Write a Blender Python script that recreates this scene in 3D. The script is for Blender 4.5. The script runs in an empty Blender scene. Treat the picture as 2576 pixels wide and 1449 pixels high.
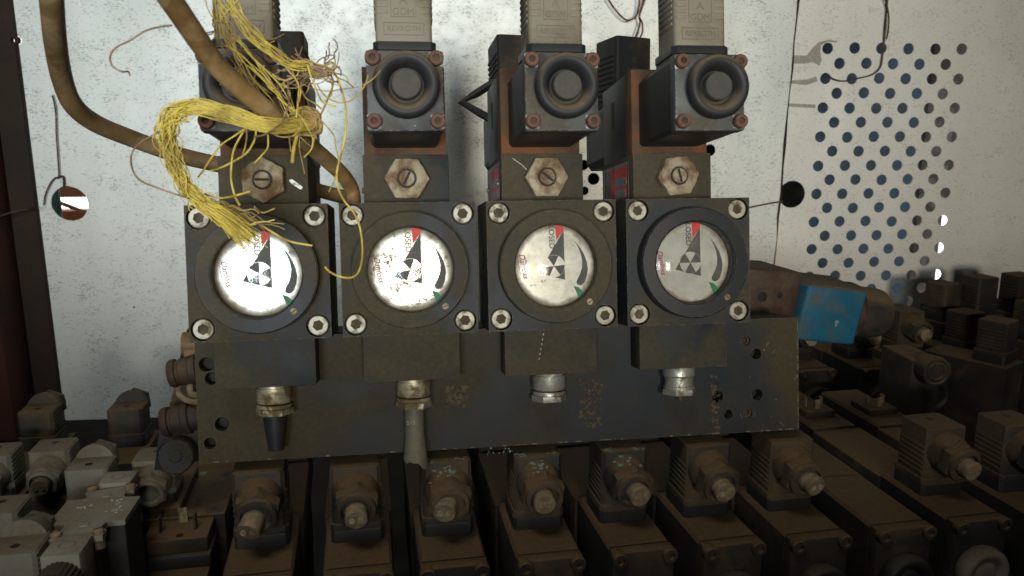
import bpy, bmesh, math, random
from mathutils import Vector, Matrix
random.seed(7)
sc = bpy.context.scene
COL = sc.collection

# ------------------------------------------------------------------ camera
F, CX, CY = 2000.0, 1288.0, 724.5          # focal length and centre of the photograph, in view units 2576 x 1449
PITCH = math.radians(12)
CAM = Vector((0, 0, 1.0))
RC = Matrix(((1, 0, 0), (0, math.sin(PITCH), -math.cos(PITCH)), (0, math.cos(PITCH), math.sin(PITCH))))
cd = bpy.data.cameras.new('camera'); cam = bpy.data.objects.new('camera', cd); COL.objects.link(cam)
cam.location = CAM; cam.rotation_euler = (math.pi/2 - PITCH, 0, 0)
cd.sensor_width = 36; cd.lens = F/2576*36; cd.clip_start = 0.01; cd.clip_end = 50
cd.dof.use_dof = True; cd.dof.focus_distance = 0.52; cd.dof.aperture_fstop = 18
sc.camera = cam

def ray(u, v): return RC @ Vector(((u-CX)/F, -(v-CY)/F, -1))
def at(u, v, d): return CAM + ray(u, v)*d

# ------------------------------------------------------------------ world and lamps
w = bpy.data.worlds.new('World'); sc.world = w; w.use_nodes = True
w.node_tree.nodes['Background'].inputs[0].default_value = (0.75, 0.85, 1.0, 1)
w.node_tree.nodes['Background'].inputs[1].default_value = 0.005
sc.view_settings.view_transform = 'Standard'; sc.view_settings.look = 'None'
sc.view_settings.exposure = 0.0; sc.view_settings.gamma = 1
def area(name, loc, target, sx, sy, power, col, spread=180):
    l = bpy.data.lights.new(name, 'AREA'); l.shape = 'RECTANGLE'; l.size = sx; l.size_y = sy
    l.energy = power; l.color = col; l.spread = math.radians(spread)
    o = bpy.data.objects.new(name, l); COL.objects.link(o); o.location = loc
    o.rotation_euler = (Vector(target)-Vector(loc)).to_track_quat('-Z', 'Y').to_euler()
    return o
area('door_light', (0.27, -1.0, 1.08), (0.18, 0.95, 1.08), 0.14, 0.16, 2.75, (1.0, 0.90, 0.74), 80)
area('window_light', (-0.14, -0.95, 1.05), (-0.24, 0.95, 1.08), 0.30, 0.24, 2.3, (0.82, 0.94, 1.0), 60)
area('roof_light', (-0.28, -0.22, 2.0), (-0.16, 0.42, 0.75), 0.5, 0.3, .64, (1.0, 0.92, 0.78), 58)
area('yard_light', (1.05, 1.12, 1.05), (0.62, 1.25, 1.0), 0.1, 0.5, .42, (0.9, 0.95, 1.0))
sc.cycles.max_bounces = 8; sc.cycles.transparent_max_bounces = 12
sc.cycles.use_denoising = True; sc.cycles.sample_clamp_indirect = 6

# ------------------------------------------------------------------ materials
class NT:
    def __init__(s, name):
        s.m = bpy.data.materials.new(name); s.m.use_nodes = True
        s.t = s.m.node_tree; s.t.nodes.clear()
        s.out = s.n('ShaderNodeOutputMaterial')
        g = s.n('ShaderNodeNewGeometry'); s.pos = g.outputs['Position']; s.nor = g.outputs['Normal']
    def n(s, typ, **kw):
        nd = s.t.nodes.new(typ)
        for k, v in kw.items(): setattr(nd, k, v)
        return nd
    def put(s, sock, v):
        if v is None: return
        if isinstance(v, bpy.types.NodeSocket): s.t.links.new(v, sock)
        elif isinstance(v, (tuple, list)) and len(v) == 3 and sock.type == 'RGBA': sock.default_value = (*v, 1)
        else: sock.default_value = v
    def vmul(s, vec, v3):
        nd = s.n('ShaderNodeVectorMath', operation='MULTIPLY'); s.put(nd.inputs[0], vec); nd.inputs[1].default_value = v3; return nd.outputs[0]
    def noise(s, scale, detail=5, rough=.6, vec=None, dist=0):
        nd = s.n('ShaderNodeTexNoise'); s.put(nd.inputs['Vector'], vec or s.pos)
        nd.inputs['Scale'].default_value = scale; nd.inputs['Detail'].default_value = detail
        nd.inputs['Roughness'].default_value = rough; nd.inputs['Distortion'].default_value = dist
        return nd.outputs['Fac']
    def step(s, v, a, b, lo=0., hi=1.):
        nd = s.n('ShaderNodeMapRange'); nd.interpolation_type = 'SMOOTHSTEP'
        s.put(nd.inputs[0], v); nd.inputs[1].default_value = a; nd.inputs[2].default_value = b
        nd.inputs[3].default_value = lo; nd.inputs[4].default_value = hi; return nd.outputs[0]
    def math(s, op, a, b=None, clamp=False):
        nd = s.n('ShaderNodeMath', operation=op, use_clamp=clamp); s.put(nd.inputs[0], a)
        if b is not None: s.put(nd.inputs[1], b)
        return nd.outputs[0]
    def mix(s, f, a, b):
        nd = s.n('ShaderNodeMix', data_type='RGBA'); s.put(nd.inputs['Factor'], f)
        s.put(nd.inputs[6], a); s.put(nd.inputs[7], b); return nd.outputs[2]
    def bump(s, h, strength, dist=.001):
        nd = s.n('ShaderNodeBump'); s.put(nd.inputs['Height'], h); nd.inputs['Strength'].default_value = strength
        nd.inputs['Distance'].default_value = dist; return nd.outputs[0]
    def bsdf(s, col, rough=.5, metal=0., normal=None, spec=.5):
        nd = s.n('ShaderNodeBsdfPrincipled'); s.put(nd.inputs['Base Color'], col); s.put(nd.inputs['Roughness'], rough)
        s.put(nd.inputs['Metallic'], metal); s.put(nd.inputs['Specular IOR Level'], spec)
        if normal is not None: s.put(nd.inputs['Normal'], normal)
        s.t.links.new(nd.outputs[0], s.out.inputs[0]); return nd
    def up(s, lo=.3, hi=.95):
        sp = s.n('ShaderNodeSeparateXYZ'); s.put(sp.inputs[0], s.nor); return s.step(sp.outputs[2], lo, hi)

def dusty(name, base, dust, lo=.42, hi=.68, scale=35, up=.8, rough=.55, metal=0., bump=.25, wear=None, wearcol=(.35, .33, .3), chips=0., tone=None, uplo=.3, uphi=.95):
    t = NT(name)
    big = t.noise(scale, 6, .62, dist=.4)
    fine = t.noise(900, 3, .7)
    m = t.math('MULTIPLY', t.step(big, lo, hi), t.step(fine, .2, .7, .82, 1.))
    if up: m = t.math('ADD', m, t.math('MULTIPLY', t.up(uplo, uphi), up), True)
    bcol = base
    if tone: bcol = t.mix(t.step(t.noise(scale*.6, 4, .6, vec=t.vmul(t.pos, (1.3, 1.1, .9))), .42, .6), base, tone)
    c = t.mix(m, bcol, t.mix(t.step(t.noise(420, 4, .7), .3, .7), tuple(x*.84 for x in dust), tuple(min(1, x*1.14) for x in dust)))
    if chips:
        c = t.mix(t.step(t.noise(260, 5, .75, dist=.8), .74-.06*chips, .76-.06*chips), c, wearcol)
    if wear:
        b = t.n('ShaderNodeBevel', samples=3); b.inputs[0].default_value = wear
        d = t.n('ShaderNodeVectorMath', operation='DOT_PRODUCT'); t.put(d.inputs[0], b.outputs[0]); t.put(d.inputs[1], t.nor)
        e = t.step(d.outputs['Value'], .97, .86)
        e = t.math('MULTIPLY', e, t.step(t.noise(330, 4, .7), .47, .62))
        c = t.mix(e, c, wearcol)
    r = t.math('ADD', t.math('MULTIPLY', m, .9-rough), rough, True)
    t.bsdf(c, r, metal, t.bump(t.math('ADD', t.math('MULTIPLY', fine, .5), t.noise(160, 4)), bump, .0006), .24)
    return t.m

M = {}
def wallmat(name, base, specks=.5, rel=.15, metal=.1):
    t = NT(name)
    sp = t.noise(1, 4, .75, vec=t.vmul(t.pos, (300, 300, 620)))
    sp2 = t.noise(1, 3, .6, vec=t.vmul(t.pos, (45, 45, 60)))
    m = t.step(t.math('ADD', sp, t.math('MULTIPLY', sp2, .35)), .725, .80)
    blob = t.step(t.noise(4, 4, .55), .42, .75)
    c = t.mix(t.math('MULTIPLY', blob, .36), base, tuple(x*.7 for x in base))
    c = t.mix(t.math('MULTIPLY', m, specks), c, (.12, .115, .10))
    wv = t.n('ShaderNodeBump'); wv.inputs['Strength'].default_value = 1.0; wv.inputs['Distance'].default_value = .012
    t.put(wv.inputs['Height'], t.noise(1, 2, .45, vec=t.vmul(t.pos, (7, 7, 3.2))))
    t.put(wv.inputs['Normal'], t.bump(t.math('ADD', sp, t.noise(60, 3)), rel, .0008))
    rare = t.step(t.noise(38, 3, .6), .735, .76)
    c = t.mix(t.math('MULTIPLY', rare, .8), c, (.10, .085, .07))
    t.bsdf(c, t.step(sp2, .3, .7,   .46, .58), metal, wv.outputs[0], .3)
    return t.m
M['wall'] = wallmat('galvanised_sheet', (.82, .84, .79), .5, .15, .14)
M['perf'] = wallmat('weathered_sheet', (.86, .845, .78), .32, .4, .10)
M['black'] = dusty('black_oxide_steel', (.015, .0165, .017), (.048, .0385, .0235), .36, .52, 15, .5, .56, .0, .12, wear=.0005, wearcol=(.20, .17, .12), tone=(.010, .014, .018))
M['plate'] = dusty('black_plate_steel', (.014, .0155, .016), (.045, .035, .020), .36, .60, 10, .6, .58, .0, .12, wear=.0004, wearcol=(.22, .18, .11), chips=.12, tone=(.010, .015, .021))
M['ring'] = dusty('bezel_steel', (.018, .021, .023), (.058, .047, .033), .42, .62, 20, .3, .55, .0, .10, wear=.0004, wearcol=(.22, .21, .17))
M['ringclean'] = dusty('clean_bezel_steel', (.013, .014, .016), (.05, .043, .033), .60, .78, 20, .2, .45, .0, .08, wear=.0004, wearcol=(.25, .25, .22))
M['rust'] = dusty('rusted_steel', (.105, .042, .017), (.062, .038, .021), .40, .60, 55, .3, .9, .0, .6, tone=(.045, .024, .014))
M['rustdark'] = dusty('dark_rusted_steel', (.040, .022, .015), (.066, .047, .030), .45, .66, 45, .3, .65, .1, .4, tone=(.024, .015, .012))
M['copper'] = dusty('rusty_copper_screw', (.105, .052, .036), (.070, .040, .027), .40, .65, 160, .1, .85, .0, .5)
M['coil'] = dusty('black_coil_plastic', (.0155, .016, .0165), (.058, .046, .030), .55, .85, 18, .7, .45, .0, .10)
M['face'] = dusty('worn_grey_cap', (.062, .066, .065), (.070, .058, .041), .40, .66, 34, .5, .5, .1, .25, wear=.0011, wearcol=(.26, .27, .27), chips=1.0, tone=(.020, .023, .024))
M['bright'] = dusty('scraped_aluminium', (.22, .23, .23), (.09, .075, .055), .38, .62, 160, .2, .55, .3, .3)
M['rubber'] = dusty('dusty_rubber', (.018, .018, .0178), (.120, .090, .055), .60, .82, 30, .75, .55, .0, .15, uplo=.1, uphi=.75)
M['hub'] = dusty('dusty_hub', (.040, .041, .038), (.062, .054, .042), .35, .7, 40, .3, .75, .0, .10)
M['conn'] = dusty('grey_connector_plastic', (.165, .147, .110), (.105, .088, .060), .42, .72, 24, .4, .65, .0, .2)
M['connl'] = dusty('light_grey_connector', (.155, .146, .122), (.110, .090, .064), .36, .66, 26, .6, .75, .0, .3)
M['connd'] = dusty('black_connector_plastic', (.018, .017, .016), (.084, .056, .029), .42, .72, 16, .9, .6, .0, .2)
M['brass'] = dusty('dirty_zinc_plug', (.27, .225, .148), (.120, .068, .032), .40, .62, 80, .0, .6, .2, .4, chips=1.0, wearcol=(.085, .042, .02))
M['zinc'] = dusty('grimy_zinc_fitting', (.36, .32, .22), (.11, .080, .036), .40, .58, 110, .25, .42, .55, .4)
M['zincclean'] = dusty('silver_zinc_fitting', (.34, .34, .30), (.14, .12, .075), .44, .64, 90, .25, .36, .6, .3)
M['screw'] = dusty('bright_socket_screw', (.31, .29, .235), (.12, .092, .056), .43, .66, 150, .0, .5, .3, .25, chips=1.1, wearcol=(.045, .035, .025))
M['hexhole'] = dusty('socket_dirt', (.050, .038, .024), (.12, .092, .058), .50, .68, 160, .2, .7, .2, .3)
M['pit'] = dusty('dark_bore', (.012, .011, .010), (.03, .022, .015), .5, .7, 60, .2, .6, .2, .2)
M['hose'] = dusty('brown_hose', (.190, .112, .040), (.285, .190, .085), .42, .62, 42, .25, .5, .0, .35, tone=(.110, .060, .022))
M['hosed'] = dusty('dark_hose', (.105, .063, .026), (.175, .115, .052), .40, .66, 36, .25, .5, .0, .3, tone=(.062, .037, .016))
M['dustbrown'] = dusty('dust_caked_steel', (.020, .016, .012), (.090, .058, .029), .46, .80, 14, .95, .85, .0, .3, uplo=.1, uphi=.8, tone=(.011, .011, .011))
M['dustgrey'] = dusty('dust_caked_grey', (.215, .208, .178), (.155, .132, .10), .38, .66, 26, .4, .8, .0, .35, chips=.3, wearcol=(.34, .38, .4))
M['stub'] = dusty('dusty_cable_end', (.11, .083, .052), (.185, .142, .09), .40, .62, 150, .5, .7, .0, .5)
M['greypipe'] = dusty('grey_sleeve', (.085, .080, .062), (.14, .11, .07), .42, .66, 70, .2, .5, .0, .2)
M['blue'] = dusty('blue_painted_steel', (.007, .088, .148), (.070, .062, .048), .48, .72, 26, .9, .6, .0, .2, chips=.8, wearcol=(.12, .075, .05), tone=(.008, .066, .112))
M['beam'] = dusty('rusty_column', (.060, .020, .013), (.030, .016, .011), .40, .65, 12, .2, .8, .0, .4)
M['beamd'] = dusty('grimy_flange', (.026, .020, .014), (.045, .028, .018), .42, .7, 14, .2, .8, .0, .3)
M['deck'] = dusty('painted_dark_deck', (.008, .007, .006), (.016, .012, .009), .40, .65, 18, .1, .7, .0, .3)  # near-black: the darkness of gaps and holes is put into the colour
M['bluepanel'] = dusty('blue_grey_panel', (.10, .165, .24), (.13, .16, .19), .45, .7, 9, .0, .6, .0, .1)
M['greypanel'] = dusty('pale_brown_panel', (.22, .19, .175), (.13, .13, .13), .45, .7, 9, .0, .6, .0, .1)
M['brownboard'] = dusty('grimy_board', (.12, .105, .095), (.3, .29, .27), .42, .6, 30, .0, .7, .0, .2)
M['copperwire'] = dusty('copper_wire', (.16, .065, .04), (.06, .04, .035), .42, .62, 90, .0, .45, .4, .1)
M['darkwire'] = dusty('dark_wire', (.045, .035, .028), (.10, .075, .05), .45, .65, 90, .0, .6, .0, .1)
M['patina'] = dusty('flaking_paint', (.16, .21, .19), (.10, .10, .08), .45, .65, 260, .0, .8, .0, .5)
M['web'] = dusty('dust_scab', (.090, .066, .038), (.055, .042, .027), .4, .62, 260, .0, .95, .0, .9)
M['scratch'] = dusty('bare_scratch', (.42, .42, .38), (.25, .24, .2), .5, .7, 300, .0, .5, .3, .2)
M['plaque'] = dusty('dark_nameplate', (.045, .028, .032), (.06, .05, .04), .5, .75, 60, .0, .4, .2, .1)
M['plaquered'] = dusty('red_print', (.42, .035, .035), (.2, .04, .035), .5, .75, 60, .0, .45, .0, .1)
M['plaquegrey'] = dusty('grey_print', (.15, .175, .165), (.10, .10, .085), .5, .75, 60, .0, .45, .2, .1)
M['orange'] = dusty('orange_wall', (.45, .16, .08), (.3, .12, .07), .45, .65, 30, .0, .7, .0, .1)
M['green'] = dusty('dark_green_panel', (.05, .13, .08), (.03, .06, .045), .45, .65, 30, .0, .6, .0, .1)
def flat(name, col, rough=.5, metal=0., spec=.4):
    t = NT(name); v = t.noise(220, 4, .6)
    t.bsdf(t.mix(t.step(v, .35, .7), col, tuple(x*.78 for x in col)), rough, metal, None, spec); return t.m
M['inkblack'] = flat('black_ink', (.060, .060, .060), .55, .0, .2)
M['inkred'] = flat('red_ink', (.55, .035, .035), .5, .0, .2)
M['inkgreen'] = flat('green_ink', (.02, .15, .065), .5, .0, .2)
M['inkscript'] = flat('dark_red_ink', (.28, .02, .05), .5, .0, .2)
M['letter'] = flat('raised_letter_plastic', (.130, .114, .083), .7)
M['letterd'] = flat('raised_letter_dark', (.045, .038, .024), .7)
M['printgrey'] = flat('faded_print', (.24, .23, .19), .6)
def ropemat(name, a, b):
    t = NT(name); v = t.noise(70, 4, .6)
    nd = t.bsdf(t.mix(t.step(v, .4, .66), a, b), .5, 0, None, .3)
    nd.inputs['Subsurface Weight'].default_value = 0
    return t.m
M['rope'] = ropemat('yellow_rope', (.50, .385, .07), (.32, .23, .05))
M['ropedull'] = ropemat('soiled_rope', (.36, .27, .075), (.24, .15, .06))
M['ropebrown'] = ropemat('brown_thread', (.17, .10, .06), (.25, .17, .10))
def dialmat(name, dirt):
    t = NT(name)
    sp = t.noise(520, 5, .75, dist=.5); big = t.noise(90, 4, .6)
    m = t.step(t.math('ADD', sp, t.math('MULTIPLY', big, .6)), .98-dirt*.14, 1.10-dirt*.14)
    c = t.mix(t.step(big, .3, .7), (.43, .425, .39), (.345, .335, .30))
    c = t.mix(t.math('MULTIPLY', m, .85), c, (.10, .075, .05))
    tc = t.n('ShaderNodeTexCoord'); ln = t.n('ShaderNodeVectorMath', operation='LENGTH'); t.put(ln.inputs[0], tc.outputs['Object'])
    g = t.step(t.math('ADD', ln.outputs['Value'], t.math('MULTIPLY', big, .006)), .0205, .0255)
    c = t.mix(t.math('MULTIPLY', g, .85), c, (.115, .075, .045))
    t.bsdf(c, t.math('ADD', t.math('MULTIPLY', t.math('ADD', m, g, True), .5), t.step(t.noise(300, 3), .3, .7, .20, .27)), .16, t.bump(sp, .03, .0004), .5); return t.m
M['dial'] = dialmat('silver_dial', .35); M['dialdirty'] = dialmat('spotted_silver_dial', .85)
def glassmat():
    t = NT('dusty_gauge_glass')
    tr = t.n('ShaderNodeBsdfTransparent'); tr.inputs[0].default_value = (.93, .94, .92, 1)
    gl = t.n('ShaderNodeBsdfGlossy'); gl.inputs['Roughness'].default_value = .07
    df = t.n('ShaderNodeBsdfDiffuse'); df.inputs[0].default_value = (.30, .25, .17, 1)
    fr = t.n('ShaderNodeFresnel'); fr.inputs[0].default_value = 1.45
    m1 = t.n('ShaderNodeMixShader'); t.put(m1.inputs[0], t.math('MULTIPLY', fr.outputs[0], .22)); t.put(m1.inputs[1], tr.outputs[0]); t.put(m1.inputs[2], gl.outputs[0])
    m2 = t.n('ShaderNodeMixShader'); t.put(m2.inputs[0], t.step(t.noise(120, 6, .7), .45, .8, .02, .22))
    t.put(m2.inputs[1], m1.outputs[0]); t.put(m2.inputs[2], df.outputs[0])
    t.t.links.new(m2.outputs[0], t.out.inputs[0]); return t.m
M['glass'] = glassmat()
def emit(name, col, s):
    t = NT(name); e = t.n('ShaderNodeEmission'); t.put(e.inputs[0], col); e.inputs[1].default_value = s
    t.t.links.new(e.outputs[0], t.out.inputs[0]); return t.m
M['sky'] = emit('daylight_sky', (1, .98, .95), 3.0)

# ------------------------------------------------------------------ mesh helpers (all builders work in millimetres)
def box(bm, x0, x1, y0, y1, z0, z1, bev=0., seg=2):
    vs = [bm.verts.new((x, y, z)) for x in (x0, x1) for y in (y0, y1) for z in (z0, z1)]
    fs = [bm.faces.new([vs[i] for i in q]) for q in ((0, 1, 3, 2), (4, 6, 7, 5), (0, 4, 5, 1), (2, 3, 7, 6), (0, 2, 6, 4), (1, 5, 7, 3))]
    if bev:
        es = list({e for f in fs for e in f.edges})
        bmesh.ops.bevel(bm, geom=es, offset=bev, segments=seg, profile=.5, affect='EDGES')
    return vs
def prism(bm, poly, z0, z1, bev=0.):
    a = [bm.verts.new((x, y, z0)) for x, y in poly]; b = [bm.verts.new((x, y, z1)) for x, y in poly]
    n = len(poly); fs = [bm.faces.new(a[::-1]), bm.faces.new(b)]
    for i in range(n): fs.append(bm.faces.new((a[i], a[(i+1) % n], b[(i+1) % n], b[i])))
    if bev: bmesh.ops.bevel(bm, geom=list(fs[1].edges), offset=bev, segments=2, profile=.5, affect='EDGES')
def lathe(bm, prof, n=32, c=(0, 0), mat=None, cap=(True, True), wob=0.):
    rings = []
    for r, z in prof:
        ring = []
        for i in range(n):
            t = 2*math.pi*i/n; p = Vector((c[0]+r*math.cos(t), c[1]+r*math.sin(t), z))
            if wob: p += Vector((random.uniform(-wob, wob), random.uniform(-wob, wob), random.uniform(-wob, wob)))
            ring.append(bm.verts.new(mat @ p if mat else p))
        rings.append(ring)
    for a, b in zip(rings, rings[1:]):
        for i in range(n): bm.faces.new((a[i], a[(i+1) % n], b[(i+1) % n], b[i]))
    if cap[0]: bm.faces.new(rings[0][::-1])
    if cap[1]: bm.faces.new(rings[-1])
def smooth_path(pts, sub=8):
    pts = [Vector(p) for p in pts]
    if len(pts) < 3: return pts
    out = []
    P = [pts[0]*2-pts[1]] + pts + [pts[-1]*2-pts[-2]]
    for i in range(1, len(P)-2):
        for k in range(sub):
            t = k/sub; a, b, c, d = P[i-1], P[i], P[i+1], P[i+2]
            out.append(.5*((2*b)+(c-a)*t+(2*a-5*b+4*c-d)*t*t+(3*b-a-3*c+d)*t**3))
    out.append(pts[-1]); return out
def tube(bm, pts, r, n=8, cap=True):
    up = None; rings = []
    for i, p in enumerate(pts):
        tan = (pts[min(i+1, len(pts)-1)]-pts[max(i-1, 0)]).normalized()
        if up is None: up = tan.orthogonal().normalized()
        up = (up-tan*up.dot(tan)).normalized(); sd = tan.cross(up)
        rr = r(i/(len(pts)-1)) if callable(r) else r
        rings.append([bm.verts.new(p+(up*math.cos(2*math.pi*k/n)+sd*math.sin(2*math.pi*k/n))*rr) for k in range(n)])
    for a, b in zip(rings, rings[1:]):
        for k in range(n): bm.faces.new((a[k], a[(k+1) % n], b[(k+1) % n], b[k]))
    if cap: bm.faces.new(rings[0][::-1]); bm.faces.new(rings[-1])
def circ(r, n=24, c=(0, 0), a0=0): return [(c[0]+r*math.cos(a0+2*math.pi*i/n), c[1]+r*math.sin(a0+2*math.pi*i/n)) for i in range(n)]

CACHE = {}
name_fallback = 'mesh'
def mesh_of(key, build, mat, scale=.001, ang=35):
    k = (key, mat)
    if key and k in CACHE: return CACHE[k]
    bm = bmesh.new(); build(bm)
    if scale != 1: bmesh.ops.scale(bm, vec=(scale,)*3, verts=bm.verts)
    bmesh.ops.recalc_face_normals(bm, faces=bm.faces)
    me = bpy.data.meshes.new(str(key or name_fallback)); bm.to_mesh(me); bm.free()
    me.materials.append(M[mat]); me.shade_smooth(); me.set_sharp_from_angle(angle=math.radians(ang))
    if key: CACHE[k] = me
    return me
def part(name, build, mat, parent=None, key=None, loc=None, rot=None, scale=.001, ang=35, mtx=None):
    """one mesh object; key shares mesh data between alike pieces; loc is in millimetres"""
    o = bpy.data.objects.new(name, mesh_of(key, build, mat, scale, ang)); COL.objects.link(o)
    o.parent = parent
    if mtx is not None: o.matrix_local = mtx
    else:
        if loc: o.location = Vector(loc)*.001
        if rot: o.rotation_euler = rot
    return o
def tag(o, label, cat, group=None):
    o['label'] = label; o['category'] = cat
    if group: o['group'] = group
    return o
def thing(name, label, cat, mtx, group=None):
    o = bpy.data.objects.new(name, None); COL.objects.link(o); o.matrix_world = mtx; o.empty_display_size = .01
    return tag(o, label, cat, group)
def text_mesh(key, s, size, ext, mat, shear=0., bold=0.):
    k = ('text', key, s, mat)
    if k in CACHE: return CACHE[k]
    c = bpy.data.curves.new('t', 'FONT'); c.body = s; c.size = size*.001; c.extrude = ext*.001; c.align_x = 'CENTER'; c.align_y = 'CENTER'; c.shear = shear; c.offset = bold*.001
    o = bpy.data.objects.new('t', c); me = bpy.data.meshes.new_from_object(o); bpy.data.objects.remove(o); bpy.data.curves.remove(c)
    me.materials.clear(); me.materials.append(M[mat]); CACHE[k] = me; return me
def lettering(name, s, size, ext, mat, parent, loc, rotz=0, shear=0., rot=None, bold=0.):
    o = bpy.data.objects.new(name, text_mesh(size, s, size, ext, mat, shear, bold)); COL.objects.link(o); o.parent = parent
    o.location = Vector(loc)*.001; o.rotation_euler = rot or (0, 0, rotz); return o
def sheet_mesh(name, outer, holes, thick, mat):
    """flat sheet in local x,y with round holes, metres"""
    c = bpy.data.curves.new('s', 'CURVE'); c.dimensions = '2D'; c.fill_mode = 'BOTH'; c.extrude = thick/2
    for loop in [outer]+holes:
        s = c.splines.new('POLY'); s.points.add(len(loop)-1); s.use_cyclic_u = True
        for p, (x, y) in zip(s.points, loop): p.co = (x, y, 0, 1)
    o = bpy.data.objects.new('s', c); me = bpy.data.meshes.new_from_object(o); bpy.data.objects.remove(o); bpy.data.curves.remove(c)
    me.name = name; me.materials.clear(); me.materials.append(M[mat]); return me

# ------------------------------------------------------------------ frames
def frame(o, x, y, z): return Matrix(((x[0], y[0], z[0], o[0]), (x[1], y[1], z[1], o[1]), (x[2], y[2], z[2], o[2]), (0, 0, 0, 1)))
def plane_pt(u, v, fr, c=0.):
    inv = fr.inverted(); o = inv @ CAM; r = inv.to_3x3() @ ray(u, v); t = (c-o.z)/r.z; return o+r*t
# valve bank frame: x along the bank, y up along its leaning face, z out of its face
nz = Vector((.1425, -.0422, 1)).normalized(); nx = Vector((14000, 416, -2000)); nx = (nx-nz*nx.dot(nz)).normalized(); ny = nz.cross(nx)
BANK = frame(at(1028, 676, .42), RC @ nx, RC @ ny, RC @ nz)
def bank_at(x, y, z): return BANK @ Matrix.Translation(Vector((x, y, z))*.001)
# back wall frame: x along the wall, y up, z towards the room
wy = math.radians(5)
WALL = frame(Vector((0, .97, 1.0)), Vector((math.cos(wy), math.sin(wy), 0)), Vector((0, 0, 1)), Vector((math.sin(wy), -math.cos(wy), 0)))
def wpt(u, v): p = plane_pt(u, v, WALL); return (p.x, p.y)

# ------------------------------------------------------------------ back wall: two overlapping sheets
def struct(o): o['kind'] = 'structure'; return o
def wall_sheet(name, outer, holes, mat, z):
    o = bpy.data.objects.new(name, sheet_mesh(name, outer, holes, .0012, mat)); COL.objects.link(o)
    o.matrix_world = WALL @ Matrix.Translation((0, 0, z)); return struct(o)
def rough_hole(u, v, r):
    c = wpt(u, v); return [(c[0]+r*(1+random.uniform(-.03, .03))*math.cos(t), c[1]+r*(1+random.uniform(-.03, .03))*math.sin(t)) for t in [2*math.pi*i/28 for i in range(28)]]
px = .97/2000
edge_t = wpt(2006, 0); edge_b = wpt(1945, 670)
ex = lambda y: edge_t[0]+(edge_b[0]-edge_t[0])*(y-edge_t[1])/(edge_b[1]-edge_t[1])
left_edge = [(ex(y)+random.uniform(-.0009, .0009), y) for y in [-.75+i*.03 for i in range(43)]]
wall_sheet('wall_left', [(-.80, -.75)]+left_edge+[(-.80, .5)],
           [rough_hole(176, 512, 42*px), rough_hole(45, 102, 9*px), rough_hole(1785, 378, 15*px), rough_hole(1493, 450, 15*px), rough_hole(1468, 415, 13*px), rough_hole(1470, 480, 11*px)], 'wall', .0)
holes = []
p00 = wpt(2083, 121); p01 = wpt(2151, 121); p10 = wpt(2115, 158)
dx = (wpt(2354, 124)[0]-p00[0])/4; dy = (p00[1]-wpt(2035, 628)[1])/14
for r in range(20):
    for c in range(6 if r % 2 == 0 else 5):
        if r >= 14 and r % 2 == 0 and c > 4: pass
        x = p00[0]+dx*(c+(.47 if r % 2 else 0))+random.uniform(-.0005, .0005); y = p00[1]-dy*r+random.uniform(-.0005, .0005)
        holes.append(circ(.0068, 24, (x, y)))
bh = wpt(1993, 489); holes.append(circ(35*px, 32, bh))
holes = [h for h in holes if h is holes[-1] or math.dist((sum(p[0] for p in h)/len(h), sum(p[1] for p in h)/len(h)), bh) > .026]
lo, hi = ex(-.75)-.03, ex(.5)-.03
wall_sheet('wall_right', [(lo, -.75), (.95, -.75), (.95, .5), (hi, .5)], holes, 'perf', -.0016)
seam = [WALL @ Vector((x, y, .0012)) for x, y in left_edge]
o = part('seam_dirt', lambda bm: tube(bm, [p+Vector((.0006, 0, 0)) for p in seam], lambda t: .0011+.0005*math.sin(t*90)+.0004*math.sin(t*37), 5), 'beamd', None, scale=1); o.parent = bpy.data.objects['wall_left']; o.matrix_parent_inverse = (WALL).inverted()

# ------------------------------------------------------------------ what shows through the holes
def wall_box(name, x0, x1, y0, y1, z0, z1, mat):
    o = part(name, lambda bm: box(bm, x0*1000, x1*1000, y0*1000, y1*1000, z0*1000, z1*1000, 1), mat); o.matrix_world = WALL; return o
tag(wall_box('painted_cabinet', .40, .66, -.5, .4, -.26, -.24, 'bluepanel'), 'blue grey painted cabinet side seen through the perforated sheet', 'cabinet')
tag(wall_box('brown_board', .667, .711, -.5, .4, -.255, -.235, 'brownboard'), 'grey brown board behind the holes next to the rightmost column', 'board')
tag(wall_box('brown_board', .7115, .86, -.125, .4, -.262, -.242, 'greypanel'), 'pale brown board behind the upper rightmost holes', 'board')
c = wpt(176, 512)
o = wall_box('sky', -.95, 1.2, -.8, .6, -.72, -.70, 'sky'); struct(o)
tag(wall_box('hole_darkening_board', -.54, .465, -.8, .6, -.20, -.18, 'deck'), 'dark board added behind the plain wall sheet to darken its holes', 'board')  # added near-black sheet, paints the dark seen through the holes
tag(wall_box('orange_beam', -.70, -.58, -.175, -.134, -.30, -.26, 'orange'), 'orange brown beam at the bottom of the round hole', 'beam')
tag(wall_box('orange_beam', -.70, -.58, -.113, -.09, -.30, -.26, 'orange'), 'orange brown beam at the top of the round hole', 'beam')
tag(wall_box('green_panel', -.70, -.571, c[1]-.1, c[1]+.08, -.10, -.09, 'green'), 'dark green panel edge inside the round hole at left', 'panel')
tag(part('pale_pipe', lambda bm: tube(bm, [Vector((-660, -112, -250)), Vector((-590, -142, -250))], 3, 10), 'orange', None), 'thin rusty pipe crossing the round hole at left', 'pipe').matrix_world = WALL

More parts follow.
